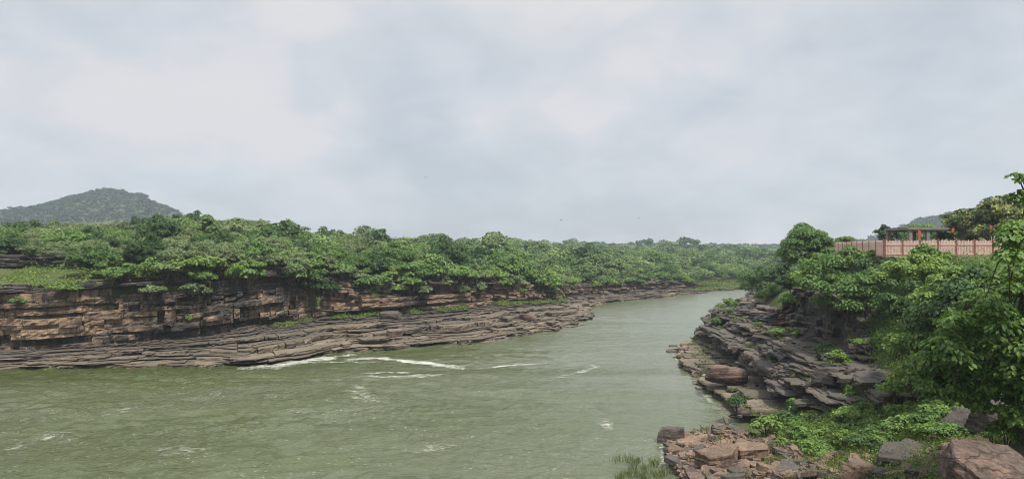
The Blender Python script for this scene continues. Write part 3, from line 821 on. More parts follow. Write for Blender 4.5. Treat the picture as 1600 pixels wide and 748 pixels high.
# ------------------------------------------------------------------ boulders and slabs
import bmesh
def hull_mesh(name, seed, size, mat, slab=0.0, npts=16, sub=1, rough=.03, taper=.8):
    """an angular block: hull of scattered points, or of two jittered outlines for a slab; then split and roughened"""
    g = np.random.default_rng(seed)
    sx, sy, sz = size
    if slab:
        k = g.integers(5, 8); a = np.sort(g.uniform(0, 6.28, k)) * .35 + np.linspace(0, 6.28, k, endpoint=False) * .65
        r = g.uniform(.8, 1.1, k); o = np.stack([np.cos(a) * r, np.sin(a) * r], 1)
        lo = np.concatenate([o * g.uniform(.9, 1.05, (k, 1)), np.full((k, 1), -1.0)], 1)
        hi = np.concatenate([o * g.uniform(taper, 1.0, (k, 1)), np.full((k, 1), 1.0) + g.uniform(-.35, .1, (k, 1))], 1)
        P = np.concatenate([lo, hi])
    else:
        P = g.uniform(-1, 1, (npts, 3)); P /= np.max(np.abs(P), axis=1)[:, None] ** .75
        P[:, :2] *= np.where(P[:, 2:3] > 0, taper, 1.0)
    P = P * np.array([sx, sy, sz]) / 2
    bm = bmesh.new()
    vs_ = [bm.verts.new(p) for p in P]
    r = bmesh.ops.convex_hull(bm, input=vs_)
    bmesh.ops.delete(bm, geom=[v for v in bm.verts if not v.link_faces], context='VERTS')
    bmesh.ops.dissolve_limit(bm, angle_limit=.12, verts=bm.verts, edges=bm.edges)
    bmesh.ops.bevel(bm, geom=list(bm.edges), offset=.012 * max(size), segments=1, profile=.6, affect='EDGES', clamp_overlap=True)
    bmesh.ops.triangulate(bm, faces=bm.faces)
    if sub: bmesh.ops.subdivide_edges(bm, edges=bm.edges, cuts=sub, use_grid_fill=True)
    bm.normal_update()
    sd = Vector((seed * 1.7, seed * .3, 0)); m_ = max(size)
    for v in bm.verts:
        q = v.co / m_
        n_ = mnoise.fractal(q * 3.2 + sd, .9, 2.0, 4) + .6 * mnoise.noise(Vector((q.x * 2, q.y * 2, q.z * 16)) + sd)
        v.co += v.normal * n_ * rough * m_
    me = bpy.data.meshes.new(name); bm.to_mesh(me); bm.free()
    me.polygons.foreach_set('use_smooth', np.zeros(len(me.polygons), bool))
    nv = len(me.vertices)
    for k, v in (('tone', g.uniform(.15, .85)), ('stain', 0.0)):
        a = me.attributes.new(k, 'FLOAT', 'POINT'); a.data.foreach_set('value', np.full(nv, v, np.float32))
    me.materials.append(mat)
    return me
def put_rock(name, me, loc, rot, label, cat='rock', group=None):
    o = link(name, me, None, loc); o.rotation_euler = rot
    tag(o, label, cat, group); return o

def at_ground(px, py, z=None):
    return PZ(px, py, z) if z is not None else ground_px(px, py)[0]
BOULD = [  # photo pixel of the base middle, base height (None: on the land), size in m, tilt, material, slab?, name, label
    (1137, 600, 1.1, (4.7, 3.2, 2.1), (0, .05, .2), M_REDROCK, 0, 'boulder', 'big reddish brown block sitting on the low wave-washed shelf beside the river'),
    (1284, 546, 4.3, (3.0, 1.8, 3.2), (.15, .45, .5), M_DARKROCK, 0, 'boulder', 'large dark angular slab leaning against the rock wall under the riverside tree'),
    (1140, 511, 3.2, (5.5, 3.6, 2.1), (0, .05, .3), M_DARKROCK, 1, 'boulder', 'dark squared block at the far outer corner of the black rock ledges'),
    (1408, 684, ('top', 655), (2.7, 1.9, 1.9), (.1, .2, .3), M_REDROCK, 0, 'boulder', 'smooth reddish boulder half buried in bright herbs below the leafy near tree'),
    (1347, 757, ('top', 717), (2.9, 2.2, 1.9), (.22, .20, .5), M_RUB, 0, 'boulder', 'orange wedge-shaped boulder at the bottom edge with a striped top'),
    (1428, 724, ('top', 700), (3.3, 2.2, 1.2), (.16, -.10, .4), M_DARKROCK, 1, 'flat_rock', 'dark flat bedded slab just left of the largest pink boulder'),
    (1580, 765, ('top', 708), (3.6, 3.0, .9), (.42, .04, .12), M_REDROCK, 1, 'boulder', 'largest pinkish boulder in the bottom right corner with a cracked rough top'),
    (1388, 753, ('top', 732), (1.7, 1.4, 1.0), (.05, .1, .8), M_DARKROCK, 0, 'boulder', 'small dark block between the orange wedge boulder and the big pink boulder'),
    (1452, 752, ('top', 732), (1.9, 1.3, .9), (.0, .06, .1), M_DARKROCK, 1, 'flat_rock', 'low dark slab against the left foot of the largest pink boulder'),
    (1516, 672, ('top', 640), (2.6, 2.0, 1.7), (.2, .1, .7), M_DARKROCK, 0, 'boulder', 'dark mossy boulder under the leafy near tree, behind the largest pink boulder'),
    (1575, 660, ('top', 628), (2.6, 2.2, 2.0), (.1, -.2, .2), M_DARKROCK, 0, 'boulder', 'shaded black boulder at the right edge below the near tree'),
    (1312, 604, 3.6, (2.9, 2.4, 1.8), (.05, .12, .25), M_DARKROCK, 0, 'boulder', 'left one of two massive dark blocks on the upper ledge below the shrubs'),
    (1372, 613, 3.8, (3.4, 2.5, 1.8), (.02, -.10, .1), M_DARKROCK, 0, 'boulder', 'right one of two massive dark blocks on the upper ledge below the shrubs'),
    (1316, 664, ('top', 650), (1.5, 1.1, .7), (.1, .1, .2), M_REDROCK, 0, 'boulder', 'small brown boulder among shrubs at the foot of the dark ledges'),
    (1052, 689, .1, (2.6, 1.5, 1.1), (0, -.08, .1), M_DARKROCK, 1, 'flat_rock', 'black overhanging slab at the outermost tip of the rubble point'),
    (1083, 697, .3, (3.2, 1.3, .8), (.30, -.12, .35), M_RUB, 1, 'flat_rock', 'long brown slab tilted up behind the loose stones of the rubble point'),
    (1130, 735, ('top', 700), (3.4, 2.2, .8), (.10, -.15, .3), M_RUB, 1, 'flat_rock', 'large flat orange slab in the front of the rubble point'),
    (1178, 722, ('top', 694), (3.0, 1.9, .8), (.12, -.05, -.2), M_RUB, 1, 'flat_rock', 'pale tan slab with a straight edge right of the large orange slab'),
    (608, 497, 3.6, (3.9, 2.4, 1.3), (0, .05, .1), M_DARKROCK, 0, 'boulder', 'dark grey boulder lying at the foot of the far cliff in green herbs'),
    (616, 523, 2.2, (2.6, 1.8, .9), (.15, 0, .2), M_REDROCK, 1, 'flat_rock', 'pinkish slab lying alone on the far bedded shelf'),
    (822, 499, 2.4, (3.2, 2.2, 1.5), (0, .3, .3), M_REDROCK, 0, 'boulder', 'brown boulder near the end of the far bedded shelf'),
]
for q, (px, py, z, size_, rot, mat, slab, nm, label) in enumerate(BOULD):
    top = None
    if isinstance(z, tuple): top = z[1]; z = None
    p = at_ground(px, py, z)
    if top is not None:      # height chosen so that the upper edge stands where the photograph shows it
        Yc = p[1] + size_[1] * .3; ztop = PY(px, top, Yc)[2]; p[2] = max(ztop - size_[2] * .82, hz(p[0], Yc) - size_[2] * .75)
    if not np.isfinite(p).all(): continue
    near_ = p[1] < 50
    me = hull_mesh(nm, 500 + q, size_, mat, slab, 24 if not slab else 18, 7 if near_ else 4, .04 if near_ else .03, .8)
    put_rock(nm, me, (p[0], p[1] + size_[1] * .3, p[2] + size_[2] * .32), rot, label)

g = np.random.default_rng(5)
def in_poly(px, py, poly):
    poly = np.asarray(poly, float); ins = np.zeros(len(px), bool); n = len(poly)
    for a in range(n):
        (x0, y0), (x1, y1) = poly[a], poly[(a + 1) % n]
        c = ((y0 > py) != (y1 > py)) & (px < (x1 - x0) * (py - y0) / (y1 - y0 + 1e-9) + x0)
        ins ^= c
    return ins
def sample_px(g, poly, n):
    poly = np.asarray(poly, float); out = []
    lo, hi = poly.min(0), poly.max(0)
    while sum(map(len, out)) < n:
        q = g.uniform(lo, hi, (n * 2, 2)); out.append(q[in_poly(q[:, 0], q[:, 1], poly)])
    return np.concatenate(out)[:n]
def world_of(poly, n, seed):
    """n points spread evenly over the ground patch whose outline is given in photo pixels"""
    g = np.random.default_rng(seed)
    q = sample_px(g, poly, n * 2)
    P = ground_px(q[:, 0], q[:, 1]); ok = np.isfinite(P).all(1)
    return P[ok][:n]
RUBBLE = [(1034, 676), (1075, 668), (1110, 664), (1150, 668), (1175, 684), (1230, 700), (1285, 728), (1320, 760), (1050, 760), (1050, 716)]
SLOPE = [(1180, 690), (1240, 668), (1330, 655), (1420, 640), (1520, 650), (1500, 700), (1440, 760), (1290, 760), (1250, 715)]
slabs = [[hull_mesh('sandstone_slab', 600 + 10 * r + q, s_, mt, 1, 12, 1, .015, .9) for q in range(5)] for r, (s_, mt) in
         enumerate([((1.0, .75, .14), M_RUB), ((1.0, .65, .19), M_RUB), ((1.0, .8, .17), M_DARKROCK), ((1.0, .6, .2), M_REDROCK)])]
P = world_of(RUBBLE, 285, 6)
P = P[P[:, 1] < 57]; P = np.concatenate([P[:240], world_of(SLOPE, 44, 19)]); P = P[np.argsort(P[:, 1])]
COLW = ['tan-orange', 'orange-brown', 'dark grey', 'reddish brown']
for p in P:
    r = int(g.choice(4, p=[.36, .24, .26, .14])); L_ = float(np.clip(g.lognormal(math.log(.85), .42), .4, 2.0))
    o = put_rock('sandstone_slab', slabs[r][g.integers(5)], (p[0], p[1], max(p[2], -.05) + .10 * L_ + g.uniform(0, .22)), (g.normal(0, .2), g.normal(-.05, .2), g.uniform(0, 6.28)),
                 f"{'large' if L_ > 1.25 else 'medium' if L_ > .75 else 'small'} {COLW[r]} slab lying loose in the near right foreground", 'rock', f"{'large' if L_ > 1.25 else 'medium' if L_ > .75 else 'small'} {COLW[r]} slabs of the near right foreground")
    o.scale = (L_, L_, L_ * g.uniform(.8, 1.4))
# small broken stone between the slabs
def stones(name, P, seed, smin, smax, mat, label):
    g = np.random.default_rng(seed); G = Geo()
    V0 = np.array([[-1,-1,-1],[1,-1,-1],[1,1,-1],[-1,1,-1],[-1,-1,1],[1,-1,1],[1,1,1],[-1,1,1]]) / 2.0
    f0 = np.array([[0,3,2,1],[4,5,6,7],[0,1,5,4],[1,2,6,5],[2,3,7,6],[3,0,4,7]])
    n = len(P)
    V = V0[None] + g.normal(0, .13, (n, 8, 3)); V[:, 4:, :2] *= g.uniform(.55, .95, (n, 1, 1))
    V = V * (g.uniform(smin, smax, (n, 1, 1)) * np.stack([np.ones(n), g.uniform(.5, .9, n), g.uniform(.18, .45, n)], 1)[:, None])
    a = g.uniform(0, 6.28, n)[:, None]; tx, ty = g.normal(0, .3, (n, 1)), g.normal(0, .3, (n, 1))
    z = V[..., 2] + V[..., 0] * tx + V[..., 1] * ty
    x = V[..., 0] * np.cos(a) - V[..., 1] * np.sin(a); y = V[..., 0] * np.sin(a) + V[..., 1] * np.cos(a)
    W = np.stack([x + P[:, 0:1], y + P[:, 1:2], z + P[:, 2:3] + .05], -1).reshape(-1, 3)
    G.add(W, [(f0[None] + (np.arange(n) * 8)[:, None, None]).reshape(-1, 4)], np.repeat(g.random(n), 8))
    tag(link(name, G.mesh(name, mat)), label, 'rubble', kind='stuff')
stones('rubble', world_of(RUBBLE, 2600, 8), 9, .18, .7, M_RUB, 'small broken sandstone between the slabs of the rubble point')
stones('slope_stones', world_of(SLOPE, 900, 10), 11, .25, 1.0, M_RUB, 'scattered brown stones in the herbs of the near slope')

pts = []
g = np.random.default_rng(15)
for k in g.integers(0, len(RYv), 1500):
    if not 52 < RYv[k] < 130: continue
    q = g.random()
    if q < .35: u = g.uniform(.15, .98); xy = R_shore[k] * (1 - u) + R_foot[k] * u; z = .6 + .45 * u
    elif q < .6: xy = R_foot[k] + RIN[k] * g.uniform(.5, 1.6) * w_[k]; z = z2[k] + .2
    else: xy = R_foot[k] + RIN[k] * g.uniform(2.3, 4.6) * w_[k]; z = z3[k] + .35
    pts.append((xy[0], xy[1], z))
stones('ledge_stones', np.array(pts), 16, .2, .8, M_TIER, 'loose broken stones lying on the right-hand ledges')

# ------------------------------------------------------------------ the pink fence on its wall, the open pavilion, flags
M_PICK = flat_mat('faded_pink_paint', (0.58, 0.39, 0.32), .7, .15, 3)
M_POST = flat_mat('red_oxide_paint', (0.24, 0.095, 0.075), .7, .2, 3)
M_CONC = flat_mat('weathered_concrete', (0.17, 0.155, 0.14), .9, .3, 1.5)
M_CONCL = flat_mat('pale_plaster', (0.50, 0.45, 0.40), .9, .12, 1.5)
M_BLACKW = rock_mat('blackened_masonry', [(0.03, 0.028, 0.026), (0.06, 0.052, 0.046), (0.09, 0.08, 0.07)], .5, .7)
M_FLAG = flat_mat('red_cloth', (0.42, 0.09, 0.06), .8, .1, 6)
FZ = 13.15
c0 = PY(1304, 390, 101.0)[:2]; c1 = PY(1383, 390, 69.0)[:2]; c2 = PY(1640, 390, 66.0)[:2]
fence = empty('picket_fence', (c1[0], c1[1], FZ))
tag(fence, 'long faded pink picket fence with red-brown posts on top of the black wall', 'fence')
def fence_run(a, b, nbay):
    d = (b - a) / np.linalg.norm(b - a); Lb = np.linalg.norm(b - a) / nbay; rz = math.atan2(d[1], d[0])
    nrm = np.array([-d[1], d[0]])
    for k in range(nbay + 1):
        p = a + d * Lb * k - c1
        G = Geo(); G.box((p[0], p[1], .78), (.13, .13, 1.62), rz, .4); G.box((p[0], p[1], 1.62), (.17, .17, .06), rz, .4)
        G.tube([[p[0], p[1], 1.65], [p[0], p[1], 1.72], [p[0], p[1], 1.8]], [.06, .045, .005], 6)
        link('post', G.mesh('post', M_POST), fence)
        if k == nbay: break
        G = Geo(); n = int(Lb / .125)
        for q in range(1, n):
            p2 = p + d * (Lb * q / n) - nrm * .0
            hgt = 1.45 + .04 * math.sin(q * 2.1 + k)
            G.box((p2[0], p2[1], .10 + hgt / 2), (.1, .03, hgt), rz, .5)
            t0 = np.array([[-.0425, -.015, 0], [.0425, -.015, 0], [.0425, .015, 0], [-.0425, .015, 0], [0, 0, .11]])
            cs, sn = math.cos(rz), math.sin(rz)
            t1 = np.stack([t0[:, 0] * cs - t0[:, 1] * sn + p2[0], t0[:, 0] * sn + t0[:, 1] * cs + p2[1], t0[:, 2] + .10 + hgt], 1)
            G.add(t1, [np.array([[0, 1, 4], [1, 2, 4], [2, 3, 4], [3, 0, 4]])], .5)
        link('picket_panel', G.mesh('picket_panel', M_PICK), fence)
        G = Geo(); m_ = p + d * Lb / 2 + nrm * -.035
        for zr in (.28, 1.22):
            G = Geo(); G.box((m_[0], m_[1], zr), (Lb - .18, .045, .09), rz, .5); link('rail', G.mesh('rail', M_PICK), fence)
fence_run(c1, c2, 9); fence_run(c1 + (c0 - c1) * .02, c0, 9)
def wall_run(name, a, b, z0, z1, th_, mat, label):
    d = b - a; L_ = np.linalg.norm(d); rz = math.atan2(d[1], d[0]); m_ = (a + b) / 2
    G = Geo()
    n = max(2, int(L_ / 1.2)); gg = np.random.default_rng(int(L_ * 10))
    rows = max(2, int((z1 - z0) / .45))
    for r in range(rows):
        for k in range(n):
            c = a + d * ((k + .5) / n)
            zz0 = z0 + (z1 - z0) * r / rows; hh = (z1 - z0) / rows
            G.box((c[0] + gg.normal(0, .015), c[1] + gg.normal(0, .015), zz0 + hh / 2), (L_ / n - .03, th_ + gg.uniform(0, .06), hh - .02), rz, gg.random())
    G.box((m_[0], m_[1], (z0 + z1) / 2), (L_ - .02, th_ - .08, z1 - z0 - .02), rz, .1)
    me = G.mesh(name, mat); o = link(name, me); tag(o, label, 'wall'); return o
off_ = np.array([0, .05])
wall_run('retaining_wall', c1 + off_ + [-.3, 0], c2 + off_, 10.6, FZ, .6, M_BLACKW, 'blackened stone retaining wall carrying the front run of the pink fence')
wall_run('retaining_wall', c1 + off_ + (c0 - c1) * .03, c0 + off_, 10.4, FZ, .6, M_BLACKW, 'dark stone wall under the pink fence running back along the cliff')
# terrace behind the fence
G = Geo()
Q = np.array([[*c1], [*c2], [90, 100], [90, 125], [*(c0 + [2, 8])], [*c0]])
cc = Q.mean(0); Vq = np.concatenate([np.concatenate([Q, np.full((6, 1), FZ - .06)], 1), [[cc[0], cc[1], FZ - .06]]])
G.add(Vq, [np.array([[a, (a + 1) % 6, 6] for a in range(6)])])
tag(link('terrace_pavement', G.mesh('terrace_pavement', M_CONC)), kind='structure')
# pavilion
pc = PY(1446, 388, 84.0)
pav = empty('pavilion', (pc[0], pc[1], FZ), .10)
tag(pav, 'open unfinished concrete pavilion with a flat slab roof behind the pink fence', 'pavilion')
HR = 2.95
G = Geo(); G.box((0, 0, HR + .17), (7.5, 4.6, .22), 0, .3); G.box((0, 0, HR + .31), (7.25, 4.35, .06), 0, .3)
gg = np.random.default_rng(2)
for q in range(10): G.box((gg.uniform(-3.6, 3.6), gg.uniform(-2.2, 2.2), HR + .33 + .06), (gg.uniform(.1, .5), .2, gg.uniform(.03, .14)), gg.uniform(0, 3), .2)
link('roof', G.mesh('roof', M_CONC), pav)
G = Geo(); G.box((0, 0, .1), (7.3, 4.4, .2), 0, .6); link('floor_slab', G.mesh('floor_slab', M_CONC), pav)
for sx in (-3.35, -.1, 3.2):
    for sy in (-1.95, 1.95):
        G = Geo(); G.box((sx - (1.1 if sy < 0 and abs(sx) < 1 else 0), sy, .2 + (HR - .14) / 2), (.38, .38, HR - .14), 0, .5)
        link('column', G.mesh('column', M_CONC), pav)
G = Geo()
for sy in (-1.95, 1.95): G.box((0, sy, HR - .06 + .05), (7.0, .28, .2), 0, .4)
link('beam', G.mesh('beam', M_CONC), pav)
wc = PY(1462, 388, 91.0)
w_o = empty('low_wall', (wc[0], wc[1], FZ)); tag(w_o, 'low pale plastered wall behind the pavilion columns', 'wall')
G = Geo(); G.box((0, 0, .7), (5.2, .2, 1.4), .1, .5); link('wall_body', G.mesh('wall_body', M_CONCL), w_o)
G = Geo(); G.box((0, 0, 1.43), (5.3, .28, .07), .1, .5); link('coping', G.mesh('coping', M_CONCL), w_o)
def flag(px, py, Y, h, wdt, pole_top, label):
    p = PY(px, py, Y)
    e = empty('red_flag', (p[0], p[1], FZ)); tag(e, label, 'flag')
    zt = p[2] - FZ
    G = Geo(); G.tube([[0, 0, 0], [0, 0, zt * .5], [0.02, 0, zt + pole_top]], [.022, .02, .015], 5); link('pole', G.mesh('pole', M_BARK), e)
    n = 8; u = np.linspace(0, 1, n); vv = np.linspace(0, 1, n)
    U, W = np.meshgrid(u, vv); x = U * wdt * (1 - .45 * W); z = zt - W * h - U * h * .3; y = .05 * np.sin(U * 7 + W * 2)
    f = Geo(); i = np.arange(n - 1)[:, None] * n; j = np.arange(n - 1)[None]; fq = np.stack([i + j, i + j + 1, i + n + j + 1, i + n + j], -1).reshape(-1, 4)
    f.add(np.stack([x, y - .0, z], -1).reshape(-1, 3), [fq]); f.add(np.stack([x, y + .012, z], -1).reshape(-1, 3), [fq[:, ::-1]])
    link('cloth', f.mesh('cloth', M_FLAG, True), e)
flag(1434, 358, 80.5, 1.0, .42, .15, 'limp red flag hanging in front of the pavilion left of its middle')
flag(1487, 356, 80.5, .45, .42, .1, 'small red flag at the right corner of the pavilion roof')
flag(1546, 351, 70.0, .35, .35, .1, 'small pale red flag in front of the yellowish mango tree')

# ------------------------------------------------------------------ trees of the right bank
YEL = (0.27, 0.28, 0.09)
M_MANGO = leaf_mat('mango_leaves', [(0.028, 0.052, 0.014), (0.048, 0.082, 0.020), (0.085, 0.110, 0.030)], .2, (YEL, .9, .47))
def special(name, px, py, Y, rx, rz, kind, nl, seed, label, group=None, cat='tree', L=.32, W=.22, nb=40, br=.3, mat=None, shape=LEAF_DIAMOND, flat=.7, irregular=.3):
    p = PY(px, py, Y); h0 = hz(p[0], Y)
    zc = p[2] - h0
    g = np.random.default_rng(seed)
    G, bc, brs = crown(g, rx, rz, zc, nb, br, nl, L, W, shape, flat, irregular=irregular)
    T = trunk(g, bc, max(.5, zc - .6 * rz), .032 * rx + .02, 8)
    e = empty(name, (p[0], Y, h0)); tag(e, label, cat, group)
    link('crown' if cat == 'tree' else 'foliage', G.mesh('crown', mat or M_LEAF[kind]), e); link('trunk' if cat == 'tree' else 'stem', T.mesh('trunk', M_BARK, True), e)
    return e
SP = [
    ('broadleaf_tree', 1259, 398, 92, 3.3, 3.7, 'mid', 20000, 'tall tree with tiered clumps on the rock corner left of the pink fence', dict(nb=60, br=.33, irregular=.25)),
    ('broadleaf_tree', 1196, 440, 120, 3.3, 2.5, 'dark', 5000, 'dark rounded tree at the far end of the right bank by the river bend', {}),
    ('broadleaf_tree', 1222, 436, 104, 2.6, 2.6, 'dark', 5000, 'dark tree between the river bend tree and the tall tiered tree', {}),
    ('broadleaf_tree', 1178, 452, 150, 3.0, 2.2, 'dark', 3000, 'lowest dark tree hanging over the far water of the right bank', {}),
    ('broadleaf_tree', 1318, 463, 62, 3.5, 2.7, 'mid', 15000, 'wide leafy tree on the right bank leaning over the dark slab', dict(L=.27, W=.18, nb=46, br=.27)),
    ('small_tree', 1288, 420, 80, 2.2, 1.7, 'light', 4500, 'bright green small tree right of the tall tiered tree', {}),
    ('small_tree', 1325, 407, 78, 2.1, 1.4, 'mid', 4500, 'small tree below the middle of the receding pink fence', {}),
    ('small_tree', 1354, 409, 75, 1.8, 1.2, 'light', 4000, 'yellow-green small tree below the corner of the pink fence', {}),
    ('small_tree', 1392, 432, 64, 1.8, 1.9, 'dark', 4500, 'dark small tree in front of the black retaining wall corner', {}),
    ('small_tree', 1425, 428, 58, 2.1, 1.7, 'light', 6500, 'leafy small tree growing in front of the black retaining wall', dict(L=.25, W=.17)),
    ('small_tree', 1447, 410, 60, 1.9, 1.1, 'light', 5000, 'bright low tree top just below the front pink fence', dict(L=.25, W=.17)),
    ('small_tree', 1420, 490, 54, 1.9, 1.8, 'dark', 5000, 'shaded tree in the dark hollow of the right slope', dict(L=.25, W=.17)),
    ('small_tree', 1476, 478, 45, 2.1, 2.2, 'light', 9000, 'thick tree behind the left side of the leafy near tree', dict(L=.26, W=.18)),
    ('broadleaf_tree', 1565, 505, 41, 3.4, 2.7, 'dark', 9000, 'deep green tree hidden behind the leafy near tree at the right edge', dict(L=.3, W=.2)),
    ('mango_tree', 1550, 358, 80, 4.3, 3.7, 'dark', 16000, 'large mango tree with yellowish flowering top right of the pavilion', dict(mat=M_MANGO, nb=50, br=.25)),
    ('mango_tree', 1505, 370, 88, 2.6, 2.4, 'dark', 6000, 'smaller dark mango tree just right of the pavilion roof', dict(mat=M_MANGO)),
    ('distant_tree', 1388, 370, 108, 1.6, 1.6, 'dark', 2500, 'small dark tree left of the pavilion behind the fence', {}),
    ('distant_tree', 1446, 371, 112, 3.0, 1.5, 'mid', 3500, 'tree seen through the middle of the open pavilion', {}),
    ('distant_tree', 1418, 372, 118, 2.4, 1.6, 'dark', 3000, 'tree seen between the left pavilion columns', {}),
    ('distant_tree', 1470, 368, 116, 2.8, 1.5, 'mid', 3500, 'tree behind the right half of the pavilion', {}),
    ('distant_tree', 1321, 379, 120, 1.5, 1.1, 'mid', 1800, 'little tree top above the receding pink fence', {}),
    ('small_tree', 1205, 462, 96, 1.9, 1.3, 'mid', 5000, 'low tree on the ledges left of the rock wall', dict(L=.26, W=.18)),
    ('small_tree', 1240, 446, 84, 2.2, 1.5, 'dark', 6000, 'dark low tree crowning the rock wall under the tall tiered tree', dict(L=.26, W=.18)),
    ('small_tree', 1285, 446, 72, 2.3, 1.6, 'light', 7000, 'low tree on the brink of the rock wall left of the wide leafy tree', dict(L=.26, W=.18)),
    ('small_tree', 1358, 440, 68, 2.2, 1.6, 'dark', 6000, 'dark low tree between the wide leafy tree and the retaining wall', dict(L=.26, W=.18)),
    ('small_tree', 1180, 436, 138, 2.8, 2.2, 'mid', 4000, 'mid-green tree behind the lowest dark tree at the far end of the right bank', {}),
    ('small_tree', 1435, 545, 44, 1.7, 1.3, 'light', 5000, 'bright low tree left of the drooping leaves of the near tree', dict(L=.22, W=.15)),
]
for q, (nm, px, py, Y, rx, rz, kd, nl, label, kw) in enumerate(SP):
    special(nm, px, py, Y, rx, rz, kd, nl, 900 + q, label, **kw)

# the near tree: big drooping leaves in layered sprays
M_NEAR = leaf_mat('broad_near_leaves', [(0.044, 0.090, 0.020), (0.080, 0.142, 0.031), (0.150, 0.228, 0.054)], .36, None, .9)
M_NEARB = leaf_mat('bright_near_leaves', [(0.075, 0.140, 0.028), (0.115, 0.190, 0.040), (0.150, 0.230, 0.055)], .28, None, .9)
g = np.random.default_rng(41)
NEAR_POLY = [(1432, 590), (1448, 535), (1474, 492), (1498, 456), (1538, 436), (1562, 418), (1584, 412), (1660, 390), (1720, 450), (1720, 640), (1600, 628), (1560, 640), (1510, 622), (1458, 608)]
sp_px = sample_px(g, NEAR_POLY, 290)
TY = 27.0
ctr = PY(1580, 520, TY)
base_p = PY(1592, 690, TY + 1.0); base_p[2] = hz(base_p[0], base_p[1])
sprays = []
for a, b in sp_px:
    edge = 1 - min(1.0, math.hypot((a - 1580) / 190, (b - 520) / 135))
    Y = TY + g.uniform(-1, 1) * (0.6 + 3.0 * math.sqrt(max(edge, 0)))
    sprays.append((PY(a, b, Y), g.uniform(.34, .74), 0))
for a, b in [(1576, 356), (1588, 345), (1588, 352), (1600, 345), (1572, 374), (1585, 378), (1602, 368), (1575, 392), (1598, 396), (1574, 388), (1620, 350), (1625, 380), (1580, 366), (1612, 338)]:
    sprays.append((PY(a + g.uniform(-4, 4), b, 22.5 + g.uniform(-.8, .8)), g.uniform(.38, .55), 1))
for a, b in [(1585, 271), (1597, 277), (1606, 272), (1593, 300), (1604, 298), (1612, 306), (1600, 312), (1618, 290), (1625, 280), (1582, 304)]:
    sprays.append((PY(a, b, 24 + g.uniform(-.5, .5)), g.uniform(.22, .36), 0))
GA, GB = Geo(), Geo()
for c, r, br_ in sprays:
    n = int(118 * (r / .65) ** 2) + 8
    ang = g.uniform(0, 6.28, n); rad = r * np.sqrt(g.random(n))
    x, y = rad * np.cos(ang), rad * np.sin(ang)
    z = -.55 * (rad ** 2) / r + g.normal(0, .10, n) * r
    p = c[None] + np.stack([x, y, z], 1)
    o = np.stack([np.cos(ang), np.sin(ang), np.zeros(n)], 1)
    nrm = np.array([0, 0, 1.0]) + .75 * o * (rad / r)[:, None] + g.normal(0, .3, (n, 3))
    tip = o + np.array([0, 0, -.55])
    s_ = g.uniform(.55, 1.25, n)
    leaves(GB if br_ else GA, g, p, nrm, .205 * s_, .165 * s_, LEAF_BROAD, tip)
nt_o = empty('broadleaf_tree', tuple(base_p)); tag(nt_o, 'nearest tree with big drooping leaves filling the right edge of the picture', 'tree')
def local(me_geo):
    for a in range(len(me_geo.V)): me_geo.V[a] = me_geo.V[a] - base_p
    return me_geo
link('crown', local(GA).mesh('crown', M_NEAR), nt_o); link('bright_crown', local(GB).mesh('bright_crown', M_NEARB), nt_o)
T = Geo()
fork = base_p + np.array([-.1, .2, 2.2])
T.tube(np.array([base_p - [0, 0, .6], base_p + [0, 0, .1], base_p + [-.1, .1, 1.2], fork]), [.34, .27, .22, .19], 10)
hubs = [PY(a, b, TY + d) for a, b, d in [(1480, 560, -1), (1500, 490, 0), (1540, 440, 1), (1600, 440, 0), (1640, 500, 1), (1560, 560, -1.5), (1620, 590, 0), (1455, 545, 0)]] + [PY(1575, 378, 22.7), PY(1604, 308, 24)]
for hb in hubs:
    m_ = (fork + hb) / 2 + np.array([0, 0, .35]) + g.normal(0, .12, 3)
    T.tube(np.array([fork, m_, hb]), [.11, .06, .03] if hb[1] > 24.5 else [.06, .035, .015], 6)
for c, r, _ in sprays:
    hb = min(hubs, key=lambda h: np.linalg.norm(h - c))
    T.tube(np.array([hb, (hb + c) / 2 + [0, 0, .1], c - [0, 0, .1]]), [.035, .022, .010], 4)
link('trunk', local(T).mesh('trunk', M_BARK, True), nt_o)

# ------------------------------------------------------------------ shrubs
def shrub_mesh(kind, seed, nl, L, W, shape=LEAF_DIAMOND):
    g = np.random.default_rng(seed)
    G, bc, _ = crown(g, .5, .42, .42, 22, .36, nl, L, W, shape, .8, droop=-.1)
    T = Geo()
    for b in bc[:9]: T.tube(np.array([[0, 0, -.1], b * [.4, .4, .6], b]), [.02, .014, .006], 4)
    return G.mesh('foliage', M_LEAF[kind]), T.mesh('stem', M_BARK)
SHR = {k: [shrub_mesh(k, 70 + q, 1100, .12, .085) for q in range(3)] for k in ('light', 'mid', 'dark', 'grey')}
SHRB = [shrub_mesh('light', 90 + q, 420, .17, .12, LEAF_BROAD) for q in range(2)]
KS = {'light': 'bright green', 'mid': 'mid-green', 'dark': 'dark green', 'grey': 'pale grey-green'}
def shrub(p, w, h, kind, label, broad=False, group=None):
    q = np.random.default_rng(int(abs(p[0] * 31 + p[1] * 17)))
    ms = (SHRB if broad else SHR[kind])
    m_ = ms[q.integers(len(ms))]
    e = empty('shrub', tuple(p), q.uniform(0, 6.28)); e.scale = (w, w, h); tag(e, label, 'shrub', group)
    link('foliage', m_[0], e); link('stem', m_[1], e)
